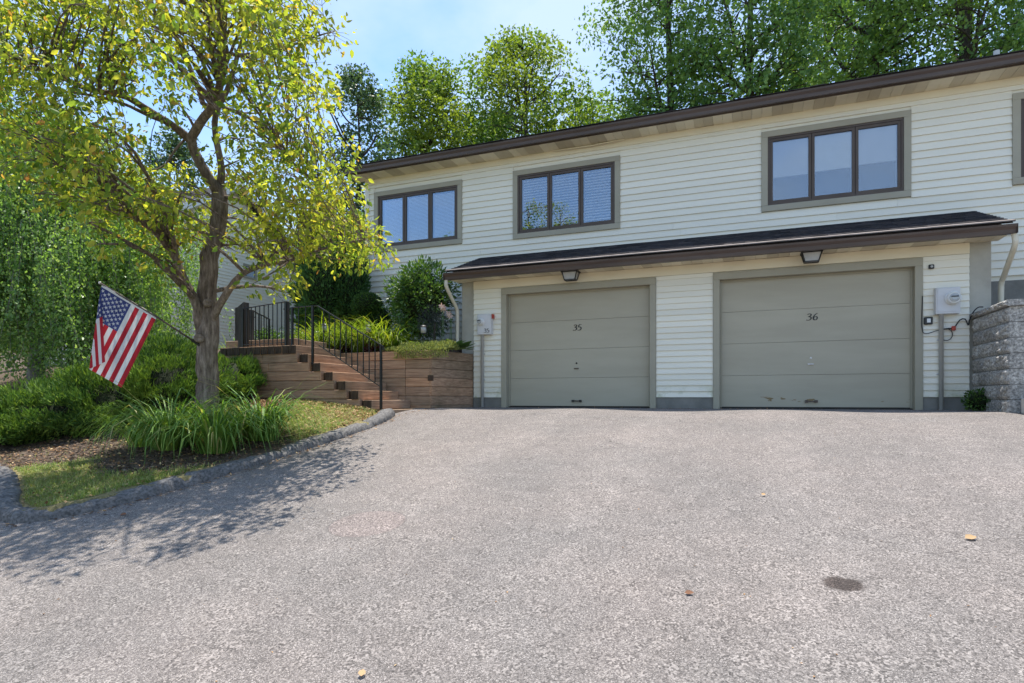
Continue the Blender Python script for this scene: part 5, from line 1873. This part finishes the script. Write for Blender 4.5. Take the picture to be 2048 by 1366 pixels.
def leafy_shrub(name, label, c, R, mat, leaf, n, seed, shell=0.55, core=0.62, aspect=0.5, cat='shrub', cl=None, up=0.3, group=None):
    rng = np.random.default_rng(seed)
    gz = c[2] - R[2] * 0.96
    t = thing(name, (c[0], c[1], gz), label, cat, group)
    if core:
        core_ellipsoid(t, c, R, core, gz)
    if cl:
        k = n // cl
        arrs = []
        for _ in range(cl):
            d = rand_dirs(1, rng)[0]
            q = np.array(c) + d * np.array(R) * rng.uniform(0.62, 1.02)
            o = blob_pts(k, rng, 0.3) * rng.uniform(0.13, 0.24)
            P = q + o
            ax = unit(d * 0.6 + unit(o) * 0.7 + rand_dirs(k, rng) * 0.5)
            l_ = leaf * np.clip(rng.normal(1, 0.25, k), 0.5, 1.6)
            arrs.append(leaf_arrays(P, ax, rand_dirs(k, rng) + np.array((0, 0, 0.8)), l_, l_ * aspect, LEAF6))
        Vv, Ff = merge(arrs)
    else:
        d = rand_dirs(n, rng)
        f = 1 - (1 - shell) * rng.random(n) ** 1.6
        lump = 1 + 0.06 * np.sin(9 * d[:, 0] + 5 * d[:, 2]) * np.sin(8 * d[:, 1] + 3)
        P = np.array(c) + d * np.array(R) * (f * lump)[:, None]
        ax = unit(d * 0.8 + rand_dirs(n, rng) * 0.6 + np.array((0, 0, up)))
        l_ = leaf * np.clip(rng.normal(1, 0.3, n), 0.4, 1.7)
        Vv, Ff = leaf_arrays(P, ax, rand_dirs(n, rng), l_, l_ * aspect, KITE)
    keep = Vv.reshape(n if not cl else -1, (4 if not cl else 6), 3)
    np_mesh('foliage', Vv, Ff, mat, t)
    b = MB(); b.tube([(c[0], c[1], gz - 0.05), (c[0] + 0.02, c[1], c[2])], [0.03, 0.015], 6); b.build('stem', M['bark_far'], t)
    return t


def shrub_at(px, py, Y, rpx_x, rpx_z):
    p = on_y(px, py, Y)
    s = Y / ray(px, py)[1] / FPX
    return p, rpx_x * s, rpx_z * s


p, rx, rz_ = shrub_at(645, 562, 10.9, 41, 84); leafy_shrub('arborvitae', 'left of two dark upright arborvitaes beside the house corner', p, (rx, rx, rz_), M['arbor'], 0.075, 5200, 61, 0.72, 0.8, 0.4, up=1.0, group='arborvitaes by the house corner')
p, rx, rz_ = shrub_at(702, 560, 11.2, 36, 82); leafy_shrub('arborvitae', 'right of two dark upright arborvitaes, against the clapboard', p, (rx, rx * 0.85, rz_), M['arbor'], 0.075, 5200, 62, 0.72, 0.8, 0.4, up=1.0, group='arborvitaes by the house corner')
p, rx, rz_ = shrub_at(735, 612, 10.75, 30, 26); leafy_shrub('boxwood', 'small clipped round boxwood in the raised bed', p, (rx, rx, rz_), M['box'], 0.030, 5200, 63, 0.85, 0.86, 0.55)
p, rx, rz_ = shrub_at(842, 600, 10.6, 68, 68); leafy_shrub('broadleaf_shrub', 'big glossy broadleaf shrub left of the garage roof end', p, (rx, rx * 0.75, rz_), M['holly'], 0.075, 6600, 64, core=0.66, aspect=0.45, cl=150)
p, rx, rz_ = shrub_at(762, 640, 10.9, 30, 30); leafy_shrub('broadleaf_shrub', 'low dark shrub between boxwood and glossy shrub', p, (rx, rx, rz_), M['box'], 0.05, 1600, 65, core=0.66, aspect=0.5, cl=40)
p, rx, rz_ = shrub_at(868, 645, 10.3, 34, 34); leafy_shrub('grey_shrub', 'wispy blue-grey shrub in front of the glossy shrub', p, (rx, rx, rz_), M['greyleaf'], 0.04, 1500, 66, 0.25, 0.0, 0.28, up=1.2)
p = on_y(1965, 800, 10.2); leafy_shrub('foundation_plant', 'small green plant in the corner between garage 36 and block wall', (p[0] - 0.06, 10.15, 0.12), (0.17, 0.2, 0.15), M['box'], 0.04, 700, 67, 0.5, 0.7, 0.5)


def clump(name, label, base, n, L_, W_, mat, seed, arch=1.9, spread=0.12, group=None, cat='plant', lift=1.0):
    rng = np.random.default_rng(seed)
    t = thing(name, base, label, cat, group)
    a = rng.random(n) * 2 * math.pi
    d = np.stack([np.cos(a), np.sin(a), np.zeros(n)], 1)
    B = np.array(base) + d * (rng.random(n) * spread)[:, None]
    L2 = L_ * np.clip(rng.normal(1, 0.2, n), 0.4, 1.5)
    ar = np.clip(rng.normal(arch, 0.45, n), 0.3, 3.0)
    Vv, Ff = blades(B, d, L2, W_ * np.clip(rng.normal(1, 0.2, n), 0.5, 1.6), ar, rng, 4, lift)
    np_mesh('leaves', Vv, Ff, mat, t)
    return t


def on_ground(px, t_):
    p = at(px, 797, t_)
    p[2] = float(ground_z(p[0], p[1]))
    return p


for px, t_, n, L_, lab, sd in ((430, 7.05, 360, 1.0, 'arching ornamental grass clump in front of the tree trunk', 1), (340, 7.35, 370, 1.05, 'wide ornamental grass clump left of the tree trunk', 2),
                               (525, 7.55, 330, 1.0, 'tall ornamental grass clump right of the tree trunk', 3), (455, 8.0, 130, 0.6, 'grass tuft close behind the trunk on its right', 4), (290, 7.7, 150, 0.7, 'spiky grass tuft under the flag', 5),
                               (395, 7.6, 140, 0.7, 'grass tuft squeezed against the left of the trunk', 6)):
    clump('ornamental_grass', lab, on_ground(px, t_), n, L_, 0.016, M['tallgrass'], 100 + sd, 2.35, 0.2, 'ornamental grasses round the tree')
q = on_y(460, 708, 8.75); clump('daylily', 'pale green daylily clump left of the wooden posts', (q[0], 8.75, 0.93), 90, 0.42, 0.014, M['daylily'], 120, 1.6, 0.08, 'daylilies in the raised beds')
dl = [(668, 10.0), (700, 10.1), (735, 10.05), (768, 10.1), (785, 9.88), (640, 10.05), (720, 9.8), (755, 9.85), (683, 9.82)]
wd = ['behind the landing end', 'third along the bed', 'in the middle of the bed', 'under the boxwood', 'rightmost, hanging over the timber', 'leftmost by the landing', 'at the front of the bed', 'in front, right of the middle path light', 'in front, beside the left path light']
for i, (px, Y) in enumerate(dl):
    q = on_y(px, 690, Y)
    clump('daylily', 'yellow-green daylily clump ' + wd[i], (q[0], Y, float(ground_z(q[0], Y))), 190, 0.86 if Y > 9.9 else 0.6, 0.017, M['daylily'], 130 + i, 2.0, 0.16, 'daylilies in the raised beds')
q = on_y(590, 680, 10.0); clump('daylily', 'daylily clump beyond the landing railing', (q[0], 10.0, 1.05), 100, 0.45, 0.014, M['daylily'], 150, 1.8, 0.1, 'daylilies in the raised beds')
for i, (px, py, Y, rx) in enumerate(((545, 660, 11.5, 0.5), (600, 645, 12.0, 0.45), (655, 640, 11.6, 0.35))):
    q = on_y(px, py, Y)
    leafy_shrub('low_shrub', ('low green shrub behind the guard rail', 'low green shrub at the neighbour corner', 'low green shrub under the left arborvitae')[i], (q[0], Y, 1.0 + 0.4), (rx, rx, 0.42), M['holly'], 0.06, 1400, 160 + i, core=0.6, aspect=0.5, cl=40, group='low shrubs past the landing')
q = on_y(800, 640, 10.4); leafy_shrub('flowering_perennial', 'bushy light green perennial below the glossy shrub', (q[0], 10.4, 1.22), (0.48, 0.3, 0.27), M['daylily'], 0.045, 1800, 170, core=0.4, aspect=0.5, cl=50, cat='plant')
for i, (px, Y) in enumerate(((682, 9.68), (748, 9.68))):
    q = on_y(px, 690, Y)
    leafy_shrub('heuchera', ('purple heuchera by the left path light', 'purple heuchera by the middle path light')[i], (q[0], Y, 1.08), (0.2, 0.12, 0.1), M['purple'], 0.05, 260, 175 + i, 0.4, 0.0, 0.8, cat='plant', group='purple heucheras at the bed edge')


def hosta(px, Y, L_, n, label, seed, mat):
    rng = np.random.default_rng(seed)
    q = on_y(px, 690, Y)
    t = thing('hosta', (q[0], Y, 1.0), label, 'plant', 'hostas in the raised bed')
    for k in range(n):
        a = rng.random() * 6.28
        d = np.array([[math.cos(a), math.sin(a), 0.0]])
        el = rng.uniform(0.1, 0.7)
        ax = d + np.array((0, 0, el))
        P = np.array([[q[0], Y, 1.04 + el * 0.12]]) + d * 0.06
        l_ = L_ * rng.uniform(0.75, 1.2)
        v, f = leaf_arrays(P, ax, np.array([[0, 0, 1.0]]) - d * el, np.array([l_]), np.array([l_ * 0.7]), LEAF6)
        np_mesh('leaf', v, f, mat, t)
    return t


hosta(845, 9.85, 0.24, 20, 'bright lime hosta behind the right path light', 181, M['daylily'])
hosta(905, 10.0, 0.23, 22, 'blue-green hosta drooping over the wall beside the garage pier', 182, M['hosta'])
hosta(925, 10.25, 0.2, 16, 'small green hosta tight against the garage pier', 183, M['hosta'])


def lily(px, py, Y, label, seed, nf):
    rng = np.random.default_rng(seed)
    q = on_y(px, py, Y)
    t = thing('lily', (q[0], Y, 1.0), label, 'flower', 'pink lilies by the garage pier')
    b = MB()
    for k in range(2):
        e = np.array((q[0] + 0.03 * (k - 0.5), Y, q[2]))
        b.tube(link_curve(np.array((q[0] + 0.08 * (k - 0.5), Y, 0.98)), e, rng, 0.0, 6), [0.006] * 6, 5)
    b.build('stem', M['hosta'], t)
    for k in range(nf):
        c = np.array((q[0], Y, q[2])) + rng.normal(0, 1, 3) * (0.045, 0.03, 0.03)
        a = np.linspace(0, 6.28, 6, endpoint=False) + rng.random()
        ax = np.stack([np.cos(a), rng.uniform(-0.4, 0.1, 6), np.sin(a) * 0.7 - 0.25], 1)
        v, f = leaf_arrays(np.tile(c, (6, 1)), ax, np.tile(np.array((0, -1.0, 0.4)), (6, 1)), np.full(6, 0.075), np.full(6, 0.035), LEAF6)
        np_mesh('flower', v, f, M['petal'], t)


lily(885, 616, 10.1, 'pale pink lily head on a tall stem, the larger bloom', 191, 4)
lily(902, 632, 10.1, 'smaller pale lily just right of the larger bloom', 192, 2)

# trailing sedum spilling over the bed's timber edge
rng = np.random.default_rng(77)
n = 5200
px = rng.uniform(772, 905, n); dd = rng.random(n)
q = np.array([on_y(x, 700, 9.58) for x in px])
over = (rng.random(n) < 0.22) & (px > 800)
P = np.stack([q[:, 0], 9.44 + dd * 0.42, 1.02 + 0.13 * np.sin(np.clip((dd + 0.1) * 2.6, 0, 3.1)) * rng.uniform(0.3, 1.2, n) * np.where(px > 800, 1.0, 0.5)], 1)
P[over, 1] = 9.42 - rng.random(over.sum()) * 0.05
P[over, 2] = 1.03 - rng.random(over.sum()) ** 1.5 * 0.17
v, f = leaf_arrays(P, rand_dirs(n, rng) * 0.6 + np.array((0, -0.2, 0.8)), rand_dirs(n, rng), rng.uniform(0.03, 0.065, n), 0.016, KITE)
tag(np_mesh('trailing_sedum', v, f, M['sedum']), 'pale trailing groundcover spilling over the timber bed edge', 'groundcover', kind='stuff')


def path_light(px, pt, pb, Y, label):
    a, b_ = on_y(px, pt, Y), on_y(px, pb, Y)
    x, zt = a[0], a[2]
    t = thing('path_light', (x, Y, 0.98), label, 'path light', 'path lights in the raised bed')
    MB().lathe([(0.006, 0), (0.006, zt - 0.98 - 0.14)], (x, Y, 0.97), 8).build('stake', M['black'], t)
    MB().lathe([(0.048, 0), (0.052, 0.11), (0.046, 0.115)], (x, Y, zt - 0.14), 14).build('lens', M['frost'], t, smooth=True)
    MB().lathe([(0.062, 0), (0.066, 0.012), (0.045, 0.035), (0.012, 0.04)], (x, Y, zt - 0.032), 14).build('cap', M['black'], t)
    MB().lathe([(0.05, 0), (0.05, 0.012)], (x, Y, zt - 0.153), 14).build('collar', M['black'], t)


path_light(649, 648, 690, 9.7, 'path light farthest left in the bed, behind the handrail')
path_light(737, 650, 690, 9.7, 'path light in the middle of the bed, behind the handrail')
path_light(847, 651, 690, 9.75, 'path light nearest the garage, above the trailing groundcover')

# ------------------------------------------------------------------ flag on the tree
fl = thing('flag', at(393, 690, T0 - 0.2), 'stars and stripes flag hanging from a slanted pole on the tree trunk', 'flag')
TF0, TF1 = 7.45, 7.60
A0, A1 = at(205, 569, TF0), at(314, 634, TF1)
butt = at(396, 688, T0 - 0.14)
MB().tube([A0 + (A0 - A1) * 0.03, A1, butt], [0.0115, 0.0115, 0.0125], 10).build('flagpole', M['sash'], fl, smooth=True)
MB().tube([A0 + (A0 - A1) * 0.07, A0 + (A0 - A1) * 0.05, A0 + (A0 - A1) * 0.03], [0.008, 0.02, 0.012], 10).build('finial', M['meter'], fl, smooth=True)
d = (A1 - butt); d = d / np.linalg.norm(d)
MB().tube([butt - d * 0.03, butt + d * 0.09], [0.02, 0.02], 10).build('bracket', M['black'], fl)
e1 = A1 - A0
hoist = np.linalg.norm(e1)
down = at(243, 775, TF1 - 0.06) - A1
view = -ray(240, 680); view = view / np.linalg.norm(view)


def cloth(u, v):
    """u from the pole's tip to its foot, v down the fly; lower outer corner folded over to the front"""
    p = A0 + e1 * u + down * v
    w = 0.022 * math.sin(5.0 * u + 1.5 * v + 0.6) * (0.3 + v) + 0.010 * math.sin(11 * u - 3 * v)
    # fold line from the tip corner to a point on the bottom edge
    B = A0 + e1 * 0.43 + down
    fd = B - A0; fd = fd / np.linalg.norm(fd)
    r = p - A0
    al = np.dot(r, fd)
    perp = r - fd * al
    side = np.dot(perp, e1)
    if side < 0:
        m = np.linalg.norm(perp)
        k = m / 0.26
        ang = math.radians(160) * min(1.0, m / 0.02)
        rad = 0.012
        n_ = -perp / (m + 1e-9)
        # roll the cloth round the fold and lay it back over itself
        if m < 0.035:
            a = m / rad * 0.9
            off = n_ * (-rad * math.sin(min(a, math.pi))) + view * (rad * (1 - math.cos(min(a, math.pi))))
        else:
            off = n_ * ((m - 0.035) * 0.62) + view * (0.024 + 0.10 * (m - 0.035))
        p = A0 + fd * al + off
    return p + view * w


def cloth_n(u, v):
    a = cloth(min(u + 0.01, 1), v) - cloth(max(u - 0.01, 0), v)
    b = cloth(u, min(v + 0.01, 1)) - cloth(u, max(v - 0.01, 0))
    n_ = np.cross(a, b)
    return n_ / (np.linalg.norm(n_) + 1e-9)


def fabric(name, c, c2):
    m = leaf_mat(name, [(0.0, c), (1.0, c2)], 0.30, None, 1, 0.75, (1, 1, 1), 0.1)
    nt = m.node_tree
    n2 = noise(nt.nodes, nt.links, 220, 2, 0.5)
    bump(nt.nodes, nt.links, nt.nodes['Principled BSDF'], n2.outputs[0], 0.15, 0.002)
    return m


M['f_red'] = fabric('flag_red', (0.46, 0.030, 0.045), (0.46, 0.030, 0.045))
M['f_white'] = fabric('flag_white', (0.74, 0.73, 0.74), (0.74, 0.73, 0.74))
M['f_blue'] = fabric('flag_blue', (0.050, 0.065, 0.20), (0.050, 0.065, 0.20))
NU, NV = 52, 60
vs = [tuple(cloth(i / NU, j / NV) - np.array(wloc(fl))) for j in range(NV + 1) for i in range(NU + 1)]
fs, mi = [], []
for j in range(NV):
    for i in range(NU):
        fs.append((j * (NU + 1) + i, j * (NU + 1) + i + 1, (j + 1) * (NU + 1) + i + 1, (j + 1) * (NU + 1) + i))
        v = (j + 0.5) / NV
        s = int((i + 0.5) / NU * 13)
        mi.append(1 if v < 0.035 else 2 if (v < 0.42 and s < 7) else (0 if s % 2 == 0 else 1))
me = bpy.data.meshes.new('cloth'); me.from_pydata(vs, [], fs)
for k in ('f_red', 'f_white', 'f_blue'):
    me.materials.append(M[k])
me.polygons.foreach_set('material_index', mi)
me.polygons.foreach_set('use_smooth', [True] * len(fs))
co = bpy.data.objects.new('cloth', me); COL.objects.link(co); co.parent = fl
b = MB()
for r in range(9):
    for k in range(11):
        if (r + k) % 2:
            continue
        uc, vc = (r + 1) / 10 * 7 / 13, 0.035 + (k + 1) / 12 * 0.385
        ring = []
        for s in range(10):
            a = math.pi * s / 5
            rr = (0.0245 if s % 2 == 0 else 0.0098)
            ring.append((uc + rr * math.sin(a) / hoist, vc + rr * math.cos(a) / np.linalg.norm(down)))
        for sgn in (1, -1):
            n_ = cloth_n(uc, vc) * 0.0022 * sgn
            pts = [cloth(*q) + n_ for q in ring] + [cloth(uc, vc) + n_]
            b.add(pts, [(10, s, (s + 1) % 10) for s in range(10)])
tag(b.build('stars', M['f_white'], fl), kind='stuff')

# ------------------------------------------------------------------ lawn, litter, mulch, stray leaves
rng = np.random.default_rng(303)


def scatter(n, x0, x1, y0, y1, keep):
    x = rng.uniform(x0, x1, n); y = rng.uniform(y0, y1, n)
    k = keep(x, y)
    x, y = x[k], y[k]
    return np.stack([x, y, ground_z(x, y)], 1)


P = scatter(210000, -9.6, -5.0, 3.2, 8.2, lambda x, y: in_island(x, y, 0.26) & (rng.random(len(x)) > np.clip(bed_mask(x, y) * 1.15, 0, 0.985)) & (rng.random(len(x)) < 0.85))
n = len(P)
a = rng.random(n) * 6.28
d = np.stack([np.cos(a), np.sin(a), np.zeros(n)], 1)
dry = sstep((P[:, 1] - 6.3) / 1.2)
Vv, Ff = blades(P - np.array((0, 0, 0.01)), d, (0.02 + 0.085 * rng.random(n) ** 1.8) * (1 - 0.3 * dry), np.full(n, 0.0055), np.clip(rng.normal(1.2, 0.5, n), 0, 2.6), rng, 2, 0.85)
tag(np_mesh('lawn_grass', Vv, Ff, M['lawn']), 'thin green and straw-coloured lawn along the kerb', 'grass', kind='stuff')
P = scatter(26000, -9.4, -5.0, 3.2, 8.2, lambda x, y: in_island(x, y, 0.2) & (rng.random(len(x)) < 0.10 + 0.8 * sstep((y - 6.2) / 1.2) + 0.1 * bed_mask(x, y)))
n = len(P)
l_ = rng.uniform(0.02, 0.05, n)
Vv, Ff = leaf_arrays(P + np.array((0, 0, 0.018)), rand_dirs(n, rng) * (1, 1, 0.3), rand_dirs(n, rng) * 0.5 + np.array((0, 0, 1.0)), l_, l_ * 0.6, KITE)
tag(np_mesh('leaf_litter', Vv, Ff, M['litter']), 'dry brown leaf litter strewn over the lawn and mulch', 'leaf litter', kind='stuff')
P = scatter(26000, -10.5, -5.0, 3.4, 8.2, lambda x, y: in_island(x, y, 0.3) & (rng.random(len(x)) < bed_mask(x, y)))
n = len(P)
l_ = rng.uniform(0.02, 0.06, n)
Vv, Ff = leaf_arrays(P + np.array((0, 0, 0.008)), rand_dirs(n, rng) * (1, 1, 0.25), rand_dirs(n, rng) * 0.6 + np.array((0, 0, 1.0)), l_, l_ * 0.32, KITE)
tag(np_mesh('mulch', Vv, Ff, M['chips']), 'shredded brown bark mulch round the tree and junipers', 'mulch', kind='stuff')


def fallen_leaf(px, py, size, rot, mat, label):
    p = road_at(px, py)
    t = np.array((math.cos(rot), math.sin(rot), 0.155 * math.sin(rot) + 0.1))
    v, f = leaf_arrays(np.array([p + (0, 0, 0.012)]), t[None], np.array([[0.25, -0.35, 1.0]]), np.array([size]), np.array([size * 0.8]), LEAF6)
    tag(np_mesh('fallen_leaf', v, f, mat), label, 'leaf', 'single leaves lying on the driveway')


M['tan_leaf'] = leaf_mat('tan_leaf', [(0.0, (0.50, 0.33, 0.17)), (1.0, (0.50, 0.33, 0.17))], 0.2, None, 1, 0.7, (1, 1, 0.9))
M['rust_leaf'] = leaf_mat('rust_leaf', [(0.0, (0.20, 0.09, 0.045)), (1.0, (0.20, 0.09, 0.045))], 0.2, None, 1, 0.7, (1, 1, 0.9))
fallen_leaf(1930, 1080, 0.075, 0.4, M['tan_leaf'], 'curled tan leaf alone on the right of the driveway')
fallen_leaf(722, 1358, 0.05, 2.0, M['tan_leaf'], 'tan leaf on the asphalt at the bottom edge')
fallen_leaf(1524, 993, 0.045, 1.0, M['tan_leaf'], 'small tan leaf below garage door 36, mid driveway')
fallen_leaf(1369, 1190, 0.05, 0.2, M['rust_leaf'], 'rust-brown leaf scrap in the middle of the driveway')
fallen_leaf(14, 1042, 0.10, 0.9, M['tan_leaf'], 'tan leaf in the gutter at the kerb tip')
fallen_leaf(240, 1032, 0.06, 0.3, M['rust_leaf'], 'rust leaf lying against the kerb')
# leaves and grit drifted against the kerb, the steps and the garage slab
ek = KS[(KS[:, 0] > -7)]
P = []
for _ in range(420):
    k = int(rng.integers(0, len(ek)))
    off = abs(rng.normal(0, 0.07)) + 0.015
    sgn = np.array((1.0, -0.15)) if ek[k, 1] > KS[_tip, 1] + 0.2 and ek[k, 0] > -5.6 else np.array((0.2, -1.0))
    q = ek[k] + sgn * off
    P.append((q[0], q[1], float(road_z(q[1])) + wav(*q) + 0.006))
for _ in range(160):
    q = (rng.uniform(-5.2, 2.9), 10.58 - abs(rng.normal(0, 0.12)))
    P.append((q[0], q[1], float(road_z(q[1])) + wav(*q) + 0.006))
for _ in range(60):
    q = (-5.3 + abs(rng.normal(0, 0.12)), rng.uniform(8.2, 9.4))
    P.append((q[0], q[1], float(road_z(q[1])) + wav(*q) + 0.006))
P = np.array(P); n = len(P)
l_ = rng.uniform(0.012, 0.045, n)
Vv, Ff = leaf_arrays(P, rand_dirs(n, rng) * (1, 1, 0.2), rand_dirs(n, rng) * 0.4 + np.array((0, 0, 1.0)), l_, l_ * 0.55, KITE)
tag(np_mesh('drifted_leaves', Vv, Ff, M['litter']), 'dry leaves drifted along the kerb and garage slab', 'leaf litter', kind='stuff')
# twigs and grit blown over the asphalt
P = []
for _ in range(260):
    q = (rng.uniform(-4.8, 4.0), rng.uniform(1.5, 9.2))
    P.append((q[0], q[1], float(road_z(q[1])) + wav(*q) + 0.004))
P = np.array(P); n = len(P)
l_ = rng.uniform(0.008, 0.022, n)
Vv, Ff = leaf_arrays(P, rand_dirs(n, rng) * (1, 1, 0.1), rand_dirs(n, rng) * 0.3 + np.array((0, 0, 1.0)), l_, l_ * 0.5, KITE)
tag(np_mesh('driveway_debris', Vv, Ff, M['litter']), 'specks of leaf and grit scattered over the driveway', 'debris', kind='stuff')
